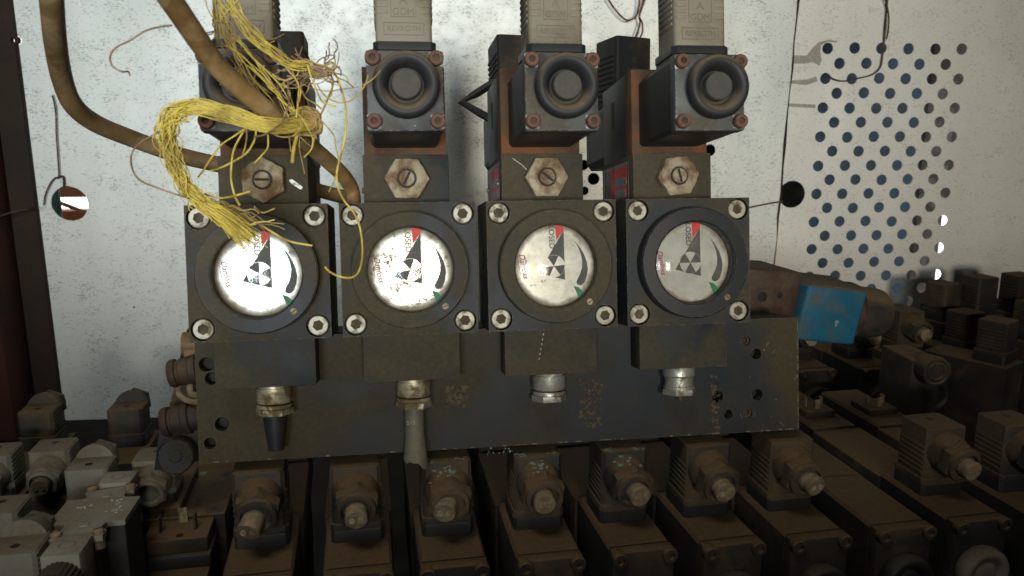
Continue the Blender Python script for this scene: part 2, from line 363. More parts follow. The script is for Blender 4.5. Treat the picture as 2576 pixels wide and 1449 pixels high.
# ------------------------------------------------------------------ column at the left, deck
bt = wpt(58, 0); bb = wpt(146, 970)
def col_build(bm):
    box(bm, -330, bt[0]*1000-1-22, -800, 500, 6, 90, 2)
    box(bm, -330-50, bt[0]*1000-1, -800, 500, 2, 9, 1)
x1 = ((bt[0]+bb[0])/2-.003)*1000
col = thing('steel_column', 'dark rusty steel column at the left edge of the wall', 'column', WALL)
fl = bpy.data.objects.new('flange', sheet_mesh('flange', [(x1*.001-.18, -.8), (x1*.001, -.8), (x1*.001, .5), (x1*.001-.18, .5)], [rough_hole(45, 102, 9*px)], .006, 'beamd')); COL.objects.link(fl); fl.parent = col; fl.location = (0, 0, .0045)
part('web', lambda bm: box(bm, x1-180, x1-28, -800, 500, 8, 60, 2), 'beam', col)
DECKZ = -.362
o = part('light_blocker', lambda bm: box(bm, -900, 900, -20, 20, -900, 0, 4), 'beamd'); o.location = CAM+Vector((0, -.35, -.048)); struct(o)  # unseen panel added behind the camera to keep lamp light off the floor
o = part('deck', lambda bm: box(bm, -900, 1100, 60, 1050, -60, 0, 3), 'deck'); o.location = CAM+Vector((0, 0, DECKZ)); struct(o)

# ------------------------------------------------------------------ valve bank
def socket_screw(parent, x, y, z, r=5.2, h=5., mat='screw', hexr=2.75, spin=0):
    n = 6
    def b(bm):
        # head with a hexagonal recess
        outer = []; N = 36
        prof = [(r*.97, -h), (r, -h+.4), (r, -.5), (r*.93, 0)]
        rings = [[bm.verts.new((q*math.cos(2*math.pi*i/N), q*math.sin(2*math.pi*i/N), zz)) for i in range(N)] for q, zz in prof]
        def hexpt(t, R):
            a = (t % (math.pi/3))-math.pi/6; q = R*math.cos(math.pi/6)/math.cos(a); return q*math.cos(t), q*math.sin(t)
        for R, zz in ((hexr*1.06, 0), (hexr, -.3), (hexr, -2.2)):
            rings.append([bm.verts.new((*hexpt(2*math.pi*i/N, R), zz)) for i in range(N)])
        for a, c in zip(rings, rings[1:]):
            for i in range(N): bm.faces.new((a[i], a[(i+1) % N], c[(i+1) % N], c[i]))
    s = part('socket_screw', b, mat, parent, ('sock', r, h, hexr), (x, y, z), (0, 0, spin))
    def pl(bm):
        lathe(bm, [(hexr*1.3, -2.6), (hexr*1.3, -1.9), (hexr*.55, -1.8), (hexr*.3, -1.5)], 16)
    part('socket_floor', pl, 'hexhole', s, ('sockf', hexr))
    return s
def dial_print(dial, spin, script):
    k = .0672
    def poly(name, pts, mat, z=.25, key=None):
        part(name, lambda bm: prism(bm, [(x*k, -y*k) for x, y in pts], 0, .12), mat, dial, key or name+mat, (0, 0, z))
    poly('red_mark', [(15, -352), (92, -352), (87, -285), (25, -205)], 'inkred', .12)
    poly('pointer', [(86, -285), (90, 112), (-127, 55)][::-1], 'inkblack', .18)
    outer = [(175, -200), (215, -150), (250, -90), (272, -30), (280, 25), (273, 80), (255, 130), (238, 152), (215, 162), (192, 152), (184, 135), (190, 115), (215, 70), (232, 20), (236, -30), (226, -90), (205, -145)]
    poly('crescent', outer[::-1], 'inkblack', .12)
    poly('green_mark', [(160, 163), (178, 170), (205, 178), (262, 242), (230, 285), (196, 250)], 'inkgreen', .12)
    lettering('lettering', 'CLOSED', 46*k*1.36, .05, 'inkblack', dial, (-15*k, 256*k, .22), -math.pi/2*.985, bold=.05)
    wheel = part('wheel_mark', lambda bm: prism(bm, circ(90*k, 40), 0, .12), 'dial', dial, 'wheel', (0, 0, .34), (0, 0, spin))
    for j in range(3):
        a = math.radians(120*j)
        part('sector', lambda bm: prism(bm, [(0, 0)]+[(88*k*math.cos(t), 88*k*math.sin(t)) for t in [math.radians(60)*i/8 for i in range(9)]], 0, .1), 'inkblack', wheel, 'sector', (0, 0, .12), (0, 0, a))
    if script:
        lettering('script', 'Danfoss', 52*k*1.2, .05, 'inkscript', dial, (-246*k, 8*k, .22), math.radians(-80), .4, bold=.05)
        part('underline', lambda bm: box(bm, -85*k, 75*k, -1.6*k, 1.6*k, 0, .1), 'inkscript', dial, 'uline', (-283*k, 8*k, .22), (0, 0, math.radians(-82)))

LAB = ['leftmost dial, yellow rope hanging over its top', 'second dial from the left, glass spotted with dirt', 'third dial from the left, brown dusty bezel', 'rightmost dial, clean black raised bezel']
BEZ = ['ring', 'black', 'black', 'ringclean']
def gauge(i):
    x = -76.5+77*i
    g = thing('position_indicator', 'black square position indicator: '+LAB[i], 'indicator', bank_at(x, 0, 0), 'position indicators in a row on the valve bank')
    sc_pos = [(-28.8, 28.6), (28.8, 28.6), (-28.8, -28.4), (28.8, -28.4)]
    def hb(bm):
        # face with four counterbores, made of a plate with round holes
        loops = [circ(6.1, 24, p) for p in sc_pos]
        me = sheet_mesh('hp', [(-35.6, -35), (35.6, -35), (35.6, 35), (-35.6, 35)], loops, 6, 'black')
        tmp = bmesh.new(); tmp.from_mesh(me); bmesh.ops.translate(tmp, verts=tmp.verts, vec=(0, 0, -3)); m2 = bpy.data.meshes.new('x'); tmp.to_mesh(m2); bm.from_mesh(m2); tmp.free()
        box(bm, -35.6, 35.6, -35, 35, -46, -6.02)
    part('housing', hb, 'black', g, 'housing')
    for k, p in enumerate(sc_pos): socket_screw(g, p[0], p[1], -.6, 5.15, 5.2, 'screw', 2.8, [.3, .9, .5, 1.3, .2][(k+i*3) % 5])
    rg = part('bezel', lambda bm: lathe(bm, [(30.4, -.5), (30.4, 8.6), (29.6, 9.6), (23.2, 9.8), (22.2, 9.0), (21.9, 6.5), (22.3, 6.3), (22.3, .3)], 72, cap=(False, False)), BEZ[i], g, 'bezel', (.4, -.6, 0))
    bs = part('slotted_screw', lambda bm: (lathe(bm, [(1.75, -.5), (1.75, .5), (1.45, .75)], 20)), 'brass', rg, 'bscrew', (17.5, -19.3, 9.4))
    part('slot', lambda bm: box(bm, -1.5, 1.5, -.22, .22, 0, .06), 'pit', bs, 'bslot', (0, 0, .76), (0, 0, [.5, .2, .6, 2.3][i]))
    d = part('dial', lambda bm: lathe(bm, [(26, -.5), (26, 0)], 48), 'dialdirty' if i == 1 else 'dial', g, 'dial'+str(i == 1), (.4, -.6, .5))
    dial_print(d, [math.radians(90), math.radians(70), math.radians(65), math.radians(0)][i], True)
    part('glass', lambda bm: lathe(bm, [(22.1, 7.0), (19, 8.0), (14, 8.9), (8, 9.5), (2.5, 9.75), (.05, 9.8)], 48, cap=(False, False)), 'glass', g, 'glass', (.4, -.6, 0), ang=80)
    lb = part('terminal_block', lambda bm: box(bm, -26, 26, -61.2, -35.1, -29, -10, .6), 'black', g, 'lowblk')
    # cable gland
    gl = part('cable_gland', lambda bm: (lathe(bm, [(8.6, 0), (8.6, 1.5), (9.3, 1.6), (9.3, 9), (8.8, 9.8), (8.3, 10)], 28), lathe(bm, [(9.0, 10.6), (9.4, 11.2), (9.4, 12.4), (8.6, 13), (8.2, 13)], 28)) if i != 3 else (lathe(bm, [(9., 0), (9.4, .6), (9.4, 5), (8.6, 6)], 28), lathe(bm, [(8.4, 6), (8.4, 11), (9., 11.3), (9., 13), (8.3, 13.6)], 28)), 'zinc' if i < 2 else 'zincclean', g, 'gland%d' % (i == 3), ([2.5, 0.5, 0, 0][i], -61.0, -19), (math.pi/2, 0, 0))
    part('gland_nut', lambda bm: prism(bm, circ(9.9, 6), 13, 16.4, .5), 'zinc' if i < 2 else 'zincclean', gl, 'glnut')
    if i == 0:
        part('cable_sleeve', lambda bm: lathe(bm, [(6.6, 15), (6.4, 18), (5.6, 26), (4.6, 33), (4.2, 36)], 20, wob=.1), 'coil', gl)
    elif i == 1:
        sl = part('cable_sleeve', sleeve, 'greypipe', gl)
        lettering('print', 'S+S', 3.2, .03, 'printgrey', sl, (-2.0, 5.62, 24), rot=(-math.pi/2, math.pi/2*0, -math.pi/2*0))
    else:
        part('painted_bore', lambda bm: lathe(bm, [(6, 15.5), (6, 16.5)], 20), 'pit', gl, 'glbore')  # flat dark disc paints the shade inside the open gland
        if i == 3: part('cut_cable', lambda bm: tube(bm, smooth_path([(1, -2, 14), (1.5, -2.5, 18), (2, -3, 20.5)], 4), 1.2, 8), 'copper', gl)
    return g
def sleeve(bm):
    n = 24; prof = [(5.4, 14), (5.4, 22), (5.5, 32), (6.2, 42), (6.6, 46)]
    rings = []
    for j, (r, z) in enumerate(prof):
        ring = []
        for i in range(n):
            t = 2*math.pi*i/n; zz = z
            if j == 4: zz = z+random.uniform(-.6, .6)+3.2*math.sin(t+1)+1.3*math.sin(3*t)
            rr = r*(1+(.08*math.sin(3*t) if j >= 3 else 0))
            ring.append(bm.verts.new((rr*math.cos(t), rr*math.sin(t), zz)))
        rings.append(ring)
    for a, b in zip(rings, rings[1:]):
        for i in range(n): bm.faces.new((a[i], a[(i+1) % n], b[(i+1) % n], b[i]))
GAUGES = [gauge(i) for i in range(4)]

# ---- solenoid valves above the indicators
VLAB = ['grey topped solenoid valve behind the yellow rope and brown hose', 'solenoid valve with rust orange body above the spotted dial', 'solenoid valve third from the left, black ribbed plug behind it', 'rightmost upright solenoid valve, its knob clear against the wall']
def connector_front(bm, w=14., d=14., h=46.):
    poly = []
    for cx_, cy_, a in ((w-2.5, d-2.5, 0), (-w+2.5, d-2.5, 90), (-w+2.5, -d+2.5, 180), (w-2.5, -d+2.5, 270)):
        for k in range(5): t = math.radians(a+k*22.5); poly.append((cx_+2.5*math.cos(t), cy_+2.5*math.sin(t)))
    prism(bm, poly, 0, h, .8)
def ribs(parent, mat, z0, z1, w=14., d=14., step=3.4, key='rib'):
    n = int((z1-z0)/step)
    for k in range(n):
        for s in (-1, 1):
            part('rib', lambda bm: box(bm, -.9, .9, -d+3, d+.35, -.75, .75, .4), mat, parent, key, (s*(w-.2), 0, z0+k*step))
def valve(i):
    x = -76.5+77*i
    v = thing('solenoid_valve', VLAB[i], 'valve', bank_at(x, 0, 0), 'upright solenoid valves on the bank')
    part('spacer_block', lambda bm: box(bm, -23.6, 23.6, 35.3, 63, -95, -25, .5), 'black', v, 'spacer')
    # hexagon plug
    pl = part('hex_plug', lambda bm: (prism(bm, circ(12.6, 6, a0=math.pi/6), 0, 6.2, 1.2), lathe(bm, [(10.8, 6.0), (10.8, 6.7), (10.2, 7.1), (5.6, 7.1), (5.0, 6.2), (4.6, 6.25)], 40)), 'brass', v, 'hexplug', ([0.5, 0.2, 1.5, 1.8][i], 49.3, -25), (0, 0, [.02, .5, .52, .62][i]))
    ad = part('adjusting_screw', lambda bm: (lathe(bm, [(4.3, 5), (4.3, 7.6), (3.9, 8.0)], 28)), 'brass', pl, 'adj', (0, 0, 0), (0, 0, [-.05, .6, -1.2, 1.2][i]))
    part('slot', lambda bm: box(bm, -3.9, 3.9, -.7, .7, 0, .05), 'pit', ad, 'adjslot', (0, 0, 8.02))
    part('plug_recess', lambda bm: lathe(bm, [(5.3, 6.2), (5.3, 6.45), (4.35, 6.45)], 28, cap=(False, False)), 'pit', pl, 'plugrec')
    # valve body with rust front
    def vb(bm):
        prism(bm, [(-22.8, 63.1), (22.8, 63.1), (22.8, 112), (-22.8, 112)], -42, -29, .4)
    part('body_front', vb, 'rust', v, 'vbody')
    bb_ = part('body', lambda bm: (box(bm, -22.6, 22.6, 63.1, 111.5, -95, -42.1, .6)), 'coil', v, 'vbody2')
    part('side_slot', lambda bm: box(bm, -.1, .1, -8, 8, -3, 3), 'pit', bb_, 'slot2', (-22.75, 92, -70))
    # coil
    def cb(bm):
        prism(bm, [(-18.3, 69), (-16.5, 67.2), (16.5, 67.2), (18.3, 69), (18.3, 103), (15.5, 106.5), (-15.5, 106.5), (-18.3, 103)], -29, 24.5)
    part('coil', cb, 'coil', v, 'coil')
    fp = part('coil_cap', lambda bm: box(bm, -18.5, 18.5, 67.1, 105.8, 24.4, 33, 1.0), 'face', v, 'coilcap')
    for px_, py_ in ((-15.2, 71.6), (15.2, 71.6), (-15.2, 101.6), (15.2, 101.6)):
        part('scraped_corner', lambda bm: box(bm, -3.4, 3.4, -3.4, 3.4, 0, .25, .1), 'bright', fp, 'scrape', (px_, py_, 32.95), (0, 0, 0))
        s = part('cap_screw', lambda bm: lathe(bm, [(3.5, 0), (3.6, .4), (3.6, 3.4), (3.2, 4.0), (1.7, 4.05), (1.6, 3.9), (1.5, 2.6)], 20, wob=.06), 'copper', v, 'capscrew', (px_, py_, 33))
        part('socket', lambda bm: prism(bm, circ(1.55, 6), 2.2, 3.0), 'rustdark', s, 'capsock')
    kn = part('rubber_knob', lambda bm: lathe(bm, [(13.8, -1), (15.0, 0), (15.9, 2.6), (16.0, 5.2), (15.5, 7.2), (14.6, 8.3), (13.4, 8.8), (12.2, 8.6), (11.0, 7.8), (10.0, 6.4), (9.1, 4.2), (8.4, 1.6), (6.9, 1.2)], 56, cap=(True, False)), 'rubber', v, 'knob', (.5+[0, 0, 1, 1.5][i], 88.4, 33.4), ang=60)
    part('knob_button', lambda bm: lathe(bm, [(7.2, .5), (7.0, 6.4), (6.5, 7.0), (.1, 7.1)], 40, cap=(False, False)), 'hub', kn, 'hub')
    # front connector standing on the coil
    part('gasket', lambda bm: prism(bm, [(-15.6, -13), (-13, -15.6), (13, -15.6), (15.6, -13), (15.6, 13), (13, 15.6), (-13, 15.6), (-15.6, 13)], 0, 4.2, .6), 'coil', v, 'gasket', (.5, 109.2, 5), (-math.pi/2, 0, 0))
    part('gasket_base', lambda bm: box(bm, -15, 15, -14, 14, -4.2, 0, .5), 'coil', v, 'gbase', (.5, 109.2, 5), (-math.pi/2, 0, 0))
    cn = part('connector', connector_front, 'conn', v, 'connf', (.3, 113.4, 6), (-math.pi/2, 0, 0))
    cn['label'] = 'ribbed grey plug with raised lettering'
    for s in (-1, 1):
        for k in range(11):
            part('rib', lambda bm: box(bm, -.5, .5, -10.5, 10.5, -.85, .85, .35), 'conn', cn, 'ribc', (s*14.1, 0, 12+k*3.1))
        for k in range(6):
            part('front_rib', lambda bm: box(bm, -2.6, 2.6, -.25, .25, -.9, .9, .2), 'conn', cn, 'ribf', (s*10.2, -14.05, 14.5+(k//2)*6.4+(k % 2)*3.2))
    def frm(w, h, t=.35):
        def b(bm):
            box(bm, -w, w, -.2, .2, h-t, h); box(bm, -w, w, -.2, .2, -h, -h+t); box(bm, -w, -w+t, -.2, .2, -h+t, h-t); box(bm, w-t, w, -.2, .2, -h+t, h-t)
        return b
    part('raised_frame', frm(10, 3.1), 'letter', cn, 'fr1', (0, -14.1, 6.2)); part('raised_frame', frm(6.3, 10.5), 'letter', cn, 'fr2', (0, -14.1, 22.5))
    R = (math.pi/2, 0, 0)
    lettering('lettering', 'REXROTH', 3.7, .2, 'letter', cn, (0, -14.1, 6.2), rot=R)
    lettering('lettering', 'GDM', 4.8, .2, 'letter', cn, (0, -14.1, 14.6), rot=R)
    lettering('lettering', 'A', 6.2, .2, 'letter', cn, (0, -14.1, 20.4), rot=R)
    lettering('lettering', '14', 5.4, .2, 'letter', cn, (0, -14.1, 27.4), rot=R)
    # rear coil with black connector
    part('rear_coil', lambda bm: (prism(bm, [(-18.3, 71), (-15, 66.5), (15, 66.5), (18.3, 71), (18.3, 103), (15.5, 106.5), (-15.5, 106.5), (-18.3, 103)], -160, -95.2, 0)), 'coil', v, 'rcoil')
    rot = [(-math.pi/2, 0, 0), (-math.pi/2, 0, 0), (-math.pi/2-.12, .12, 0), (-math.pi/2+.05, .26, 0)][i]
    rc = part('rear_connector', lambda bm: connector_front(bm, 14, 15, 47), 'connd', v, 'connr', (0.5, 107, -128), rot)
    rc['label'] = 'black ribbed plug standing behind the valve'
    for s in (-1, 1):
        for k in range(9):
            part('rib', lambda bm: box(bm, -.7, .7, -12, 12.5, -1., 1., .4), 'connd', rc, 'ribr', (s*14.2, 0, 6+k*3.6))
    lettering('lettering', 'B', 6, .2, 'letterd', rc, (0, -15.1, 31), rot=R); lettering('lettering', 'GDM', 4.8, .2, 'letterd', rc, (0, -15.1, 24), rot=R)
    if i in (2, 3):
        lp = part('bail', lambda bm: tube(bm, [Vector(p) for p in ((-14, 96, -118), (-24, 102, -120), (-37, 110, -121), (-27, 116, -122), (-14, 124, -122))], 2.8, 8), 'coil', v) if i == 2 else None
        # nameplate on the left side of the spacer
        np_ = part('nameplate', lambda bm: box(bm, -.4, 0, 37, 60, -92, -34, .1), 'plaque', v, 'npl', (-23.62, 0, 0))
        part('red_print', lambda bm: box(bm, -.1, 0, 38.6, 57.4, -72, -37), 'plaquered', np_, 'npr', (-.41, 0, 0))
        for yy in (42, 49): part('grey_field', lambda bm: box(bm, -.1, 0, -2.4, 2.4, -62, -40), 'plaquegrey', np_, 'npg', (-.53, yy-.5, 0))
        part('trim', lambda bm: box(bm, -.1, 0, 57.6, 59.4, -90, -36), 'plaquegrey', np_, 'npt', (-.41, 0, 0))
        for zz in (-37.5, -89):
            part('rivet', lambda bm: lathe(bm, [(1.5, 0), (1.3, .7), (.6, 1.1)], 12), 'zinc', np_, 'rivet', (-.4, 47.5, zz), (0, -math.pi/2, 0))
    if i in (1,):
        part('side_screw', lambda bm: lathe(bm, [(1.8, 0), (1.6, 1.2), (.5, 1.4)], 12), 'zinc', v, 'sscrew', (-23.6, 44, -33), (0, -math.pi/2, 0))
    return v
VALVES = [valve(i) for i in range(4)]
# scratches on blocks
part('scratch', lambda bm: tube(bm, [Vector((-17, 60.5, -24.95)), Vector((-12, 57, -24.9)), Vector((-9, 54, -24.95))], .25, 5), 'scratch', VALVES[2])
part('paint_chip', lambda bm: (prism(bm, [(13.5, 49.5), (15.2, 50), (20.8, 45.6), (19.6, 44.2), (14.6, 47.6)], -24.98, -24.8),), 'scratch', VALVES[0])
part('scratch', lambda bm: [tube(bm, [Vector((-4-j*.55, -38-j*2.7, -9.9)), Vector((-4.3-j*.55, -39.2-j*2.7, -9.9))], .22, 5) for j in range(6)], 'scratch', GAUGES[2])

# ---- manifold plate
mb = thing('manifold_block', 'long dark steel manifold block with bolt holes under the dials', 'manifold', BANK)
PH = [((519, 917), 4.1), ((532, 952), 3.6), ((558, 1067), 3.9), ((528, 1115), 3.3), ((1902, 890), 3.3), ((1805, 998), 3.6), ((1905, 993), 3.5), ((1832, 1042), 2.9), ((1876, 857), 3.), ((1881, 1040), 2.9)]
ph = [(plane_pt(u, v, BANK, -.028)*1000, r) for (u, v), r in PH]
def plate_build(bm):
    loops = [circ(r, 24, (p.x, p.y)) for p, r in ph]
    me = sheet_mesh('pp', [(-116.6, -104.6), (233.6, -104.6), (233.6, -36), (-116.6, -36)], loops, 9, 'plate')
    tmp = bmesh.new(); tmp.from_mesh(me); bmesh.ops.translate(tmp, verts=tmp.verts, vec=(0, 0, -32.5)); m2 = bpy.data.meshes.new('x'); tmp.to_mesh(m2); bm.from_mesh(m2); tmp.free()
    box(bm, -116.6, 233.6, -104.6, -36, -80, -37.02)
part('block', plate_build, 'plate', mb)
for k, (p, r) in enumerate(ph):
    rusty = k >= 8
    if rusty: part('rusty_plug', lambda bm: lathe(bm, [(r-.1, -36.9), (r-.1, -29.6), (r*.6, -29.9), (r*.5, -31)], 20, (p.x, p.y)), 'rustdark', mb)
    else:
        def th(bm):
            lathe(bm, [(r-.05 if j % 2 else r-.38, -28.6-j*.45) for j in range(18)], 20, (p.x, p.y), cap=(False, True))
        part('threaded_hole', th, 'pit', mb)
# dust scabs, tape traces
def scab(u0, v0, u1, v1, n, mat, name, seed, size=2.2):
    rnd = random.Random(seed)
    def b(bm):
        for _ in range(n):
            p = plane_pt(rnd.uniform(u0, u1), rnd.uniform(v0, v1), BANK, -.028)*1000
            if rnd.random() < .25:
                q = [Vector((p.x+rnd.uniform(-3, 3)*t, p.y+rnd.uniform(-3, 3)*t, -27.9+.25*rnd.random())) for t in (0, .6, 1.2)]
                tube(bm, q, .12, 4)
            else:
                r = size*rnd.uniform(.12, .55); m = rnd.randint(5, 8); a0 = rnd.random()*6
                prism(bm, [(p.x+r*rnd.uniform(.5, 1.3)*math.cos(a0+2*math.pi*i/m), p.y+r*rnd.uniform(.5, 1.3)*math.sin(a0+2*math.pi*i/m)) for i in range(m)], -28, -27.9+.2*rnd.random())
    part(name, b, mat, mb)['kind'] = 'stuff'
scab(1125, 972, 1175, 1025, 90, 'web', 'dust_scab', 1)
scab(1455, 955, 1515, 1075, 130, 'web', 'dust_scab', 2); scab(1788, 945, 1812, 1085, 70, 'web', 'dust_scab', 3)
def edge_chips(pts, seed):
    rnd = random.Random(seed)
    def b(bm):
        for x0, y0, vert in pts:
            l, w_ = rnd.uniform(.3, 1.6), rnd.uniform(.15, .45); dx_, dy_ = (w_, l) if vert else (l, w_)
            box(bm, x0-dx_, x0+dx_, y0-dy_, y0+dy_, -28.02, -27.93)
    part('edge_chip', b, 'stub', mb)['kind'] = 'stuff'
rnd = random.Random(5)
edge_chips([(233.1, rnd.uniform(-103, -37), True) for _ in range(26)]+[(rnd.uniform(60, 232), -104.1, False) for _ in range(34)]+[(rnd.uniform(-110, 60), -104.1, False) for _ in range(10)], 8)
scab(1860, 850, 2000, 1075, 16, 'patina', 'paint_fleck', 4, .8); scab(1230, 1125, 1290, 1140, 14, 'patina', 'paint_fleck', 5, 1.2)

# ---- rusted block with the blue solenoid, right of the bank
BB = BANK @ Matrix.Translation((.0, .0, -.085))
def rb(bm):
    box(bm, 200, 262, -100, 3, -62, 0, 1.2)
rbk = thing('rusty_manifold', 'rust brown manifold block behind the right end of the bank', 'manifold', frame(at(1962, 760, .535), RC @ Vector((.975, -.05, -.21)).normalized(), RC @ Vector((.03, .98, .18)).normalized(), RC @ Vector((.21, -.18, .96)).normalized()))
def ortho(o):
    m = o.matrix_world.copy(); x = m.col[0].to_3d().normalized(); z = m.col[2].to_3d(); z = (z-x*z.dot(x)).normalized(); y = z.cross(x); o.matrix_world = frame(m.translation, x, y, z)
ortho(rbk)
part('block', lambda bm: (box(bm, -34, 13, -60, 21, -55, 0, 1.2)), 'rustdark', rbk)
for px_, py_, r in ((-13.5, 3, 3.2), (-1, 4.5, 2), (-10, -8, 3.4)):
    part('painted_bore', lambda bm: (lathe(bm, [(r+.2, -.2), (r+.2, .08), (r, .12)], 20)), 'pit', rbk, None, (px_, py_, 0))  # flat dark discs on the face, shade of the bores painted
bl = thing('blue_solenoid', 'blue painted solenoid with dusty top and black end cap', 'solenoid', frame(at(2097, 795, .545), RC @ Vector((.965, -.10, -.24)).normalized(), RC @ Vector((.10, .95, .27)).normalized(), RC @ Vector((.24, -.27, .94)).normalized())); ortho(bl)
part('housing', lambda bm: box(bm, -24.5, 22.5, -20, 19.5, -44, 0, 3.0, 4), 'blue', bl)
part('dust_layer', lambda bm: box(bm, -22, 20.5, 19.3, 19.9, -42, -2.2, .25), 'web', bl)
part('collar', lambda bm: lathe(bm, [(19.5, 22), (20.5, 22.6), (20.5, 25.5), (19.2, 26.2), (19.8, 26.6), (19.8, 28.4), (18.6, 29)], 40, cap=(True, True), mat=Matrix.Translation((0, 0, -22)) @ Matrix.Rotation(math.pi/2, 4, 'Y')), 'rustdark', bl)
part('end_cap', lambda bm: lathe(bm, [(18.2, 28), (18.4, 45), (17.6, 50), (15, 54), (10, 56)], 40, mat=Matrix.Translation((0, 0, -22)) @ Matrix.Rotation(math.pi/2, 4, 'Y')), 'connd', bl)
part('paint_chip', lambda bm: prism(bm, [(2, -3.5), (4, -2.5), (5.5, -4), (4.4, -5.6), (4.2, -7.4), (3, -7)], 0, .12), 'patina', bl)

# ---- couplings and bracket left of the bank
cp = thing('pipe_bracket', 'dark slanted bracket with two rusty pipe stubs at the bank\'s left end', 'bracket', BANK)
def brk(bm):
    pts = [plane_pt(u, v, BANK, -.075)*1000 for u, v in ((500, 790), (467, 832), (455, 880), (440, 985), (398, 1085), (385, 1185), (560, 1150), (560, 790))]
    prism(bm, [(p.x, p.y) for p in pts][::-1], -84, -76, 1)
part('plate', brk, 'plate', cp)
def stub(bm, u, v, r, l):
    p = plane_pt(u, v, BANK, -.055)*1000
    prof = [(r*.62, -2), (r*.9, -1.5), (r, 0), (r, 2.4), (r*.86, 3), (r*.86, 4.4), (r*.97, 5), (r*.97, 10), (r*1.06, 10.6), (r*1.06, 14), (r*.9, 14.6), (r*.9, l)]
    lathe(bm, prof, 32, mat=Matrix.Translation((p.x, p.y, p.z)) @ Matrix.Rotation(math.radians(8), 4, 'Z') @ Matrix.Rotation(math.pi/2, 4, 'Y'))
part('pipe_stub', lambda bm: stub(bm, 434, 940, 8.2, 26), 'rustdark', cp); part('pipe_stub', lambda bm: stub(bm, 416, 1062, 8.6, 30), 'rustdark', cp)
def bend(pts, r): return lambda bm: tube(bm, smooth_path([plane_pt(u, v, BANK, -c)*1000 for u, v, c in pts], 6), r, 10)
part('bent_tube', bend([(448, 970, .055), (450, 990, .055), (468, 1006, .052), (500, 1012, .045)], 1.7), 'stub', cp)
part('bent_tube', bend([(478, 965, .055), (480, 990, .05), (500, 995, .045)], 1.9), 'stub', cp)
part('round_cap', lambda bm: lathe(bm, [(10.5, -76), (11, -66), (10.2, -64.5), (9.4, -65.4), (4, -65.8), (3.4, -65), (1, -65)], 36, tuple((plane_pt(440, 1148, BANK, -.065)*1000)[:2])), 'plate', cp)
for u, v in ((462, 865), (470, 890)):
    part('pipe_fitting', lambda bm: lathe(bm, [(7, 0), (7, 8), (6.2, 8.4), (6.2, 13)], 20, mat=Matrix.Translation(plane_pt(u, v, BANK, -.068)*1000) @ Matrix.Rotation(math.pi/2, 4, 'Y')), 'hosed', cp)

# ------------------------------------------------------------------ hoses
def pixpath(pts, sub=10): return smooth_path([at(*p) for p in pts], sub)
def hose(name, pts, r, mat, label, cat='hose'):
    o = part(name, lambda bm: tube(bm, pixpath(pts), r, 20), mat, None, scale=1, ang=60); return tag(o, label, cat)
hose('hose', [(126, -60, .325), (130, 0, .335), (140, 110, .36), (157, 200, .385), (185, 265, .40), (240, 310, .42), (330, 348, .442), (450, 390, .465), (560, 416, .478), (600, 424, .482)], .0048, 'hosed', 'brown hose bending down along the wall into the leftmost valve')
hose('hose', [(386, -60, .275), (430, 0, .288), (534, 150, .322), (600, 218, .338), (668, 275, .352), (718, 315, .372), (762, 351, .396), (825, 405, .43), (862, 440, .448), (884, 475, .458), (890, 515, .463), (892, 560, .467)], .0043, 'hose', 'brown hose running diagonally behind the yellow rope')
hose('hose', [(770, 468, .49), (805, 480, .485), (850, 492, .48), (890, 502, .478)], .0042, 'hosed', 'short dark hose joining the two left valves')

# ------------------------------------------------------------------ frayed yellow rope
rope = thing('frayed_rope', 'frayed yellow plastic rope knotted round the diagonal brown hose', 'rope', Matrix.Translation(at(770, 310, .40)))
RI = rope.matrix_world.inverted()
def strand_bundle(name, pts, n, wid, r, mat, seed, fray=0., fray0=0.):
    rnd = random.Random(seed); base = [RI @ p for p in pixpath([(u, v, d-.024) for u, v, d in pts], 7)]; L = len(base)
    def b(bm):
        for s in range(n):
            a = rnd.random()*6.28; q = math.sqrt(rnd.random())*wid; tw = rnd.uniform(-3, 3); ph = [rnd.random()*6.28 for _ in range(4)]
            t0 = rnd.uniform(0, .12) if rnd.random() < .5 else 0; t1 = 1-(rnd.uniform(0, .18) if rnd.random() < .6 else 0)
            dv = Vector((rnd.gauss(0, 1), rnd.gauss(0, .6), rnd.gauss(0, 1)))
            pts2 = []
            for i in range(int(t0*(L-1)), int(t1*(L-1))+1):
                t = i/(L-1); tan = (base[min(i+1, L-1)]-base[max(i-1, 0)]).normalized(); sd = tan.cross(Vector((0, 1, 0))).normalized(); up = tan.cross(sd)
                prof = .62+.38*math.sin(math.pi*min(1, t*1.3+.1))
                off = sd*math.cos(a+tw*t)*q*prof+up*math.sin(a+tw*t)*q*prof
                off += sd*wid*(.30*math.sin(9*t+ph[0])+.22*math.sin(23*t+ph[2]))+up*wid*(.30*math.sin(8*t+ph[1])+.2*math.sin(19*t+ph[3]))
                f = max(0, (t-(1-.35))/.35) if fray else 0; g = max(0, (.3-t)/.3) if fray0 else 0
                off += dv*(fray*f*f+fray0*g*g)
                pts2.append(base[i]+off)
            if len(pts2) > 3: tube(bm, pts2, r*rnd.uniform(.6, 1.25), 5)
    return part(name, b, mat, rope, scale=1, ang=80)
strand_bundle('rope_bundle', [(785, 312, .385), (740, 318, .38), (690, 318, .372), (640, 308, .368), (590, 292, .365), (545, 278, .362), (500, 270, .36), (458, 275, .36), (430, 305, .36), (422, 350, .362), (430, 395, .364), (450, 440, .366), (480, 482, .368), (520, 518, .37), (570, 552, .37), (622, 596, .368)], 150, .0028, 0.00022, 'rope', 11, .0030)
strand_bundle('rope_bundle', [(470, 272, .358), (435, 292, .357), (424, 330, .358), (427, 375, .36), (445, 425, .362), (470, 470, .365), (505, 505, .366)], 51, .0042, 0.00024, 'rope', 19, .003, .003)
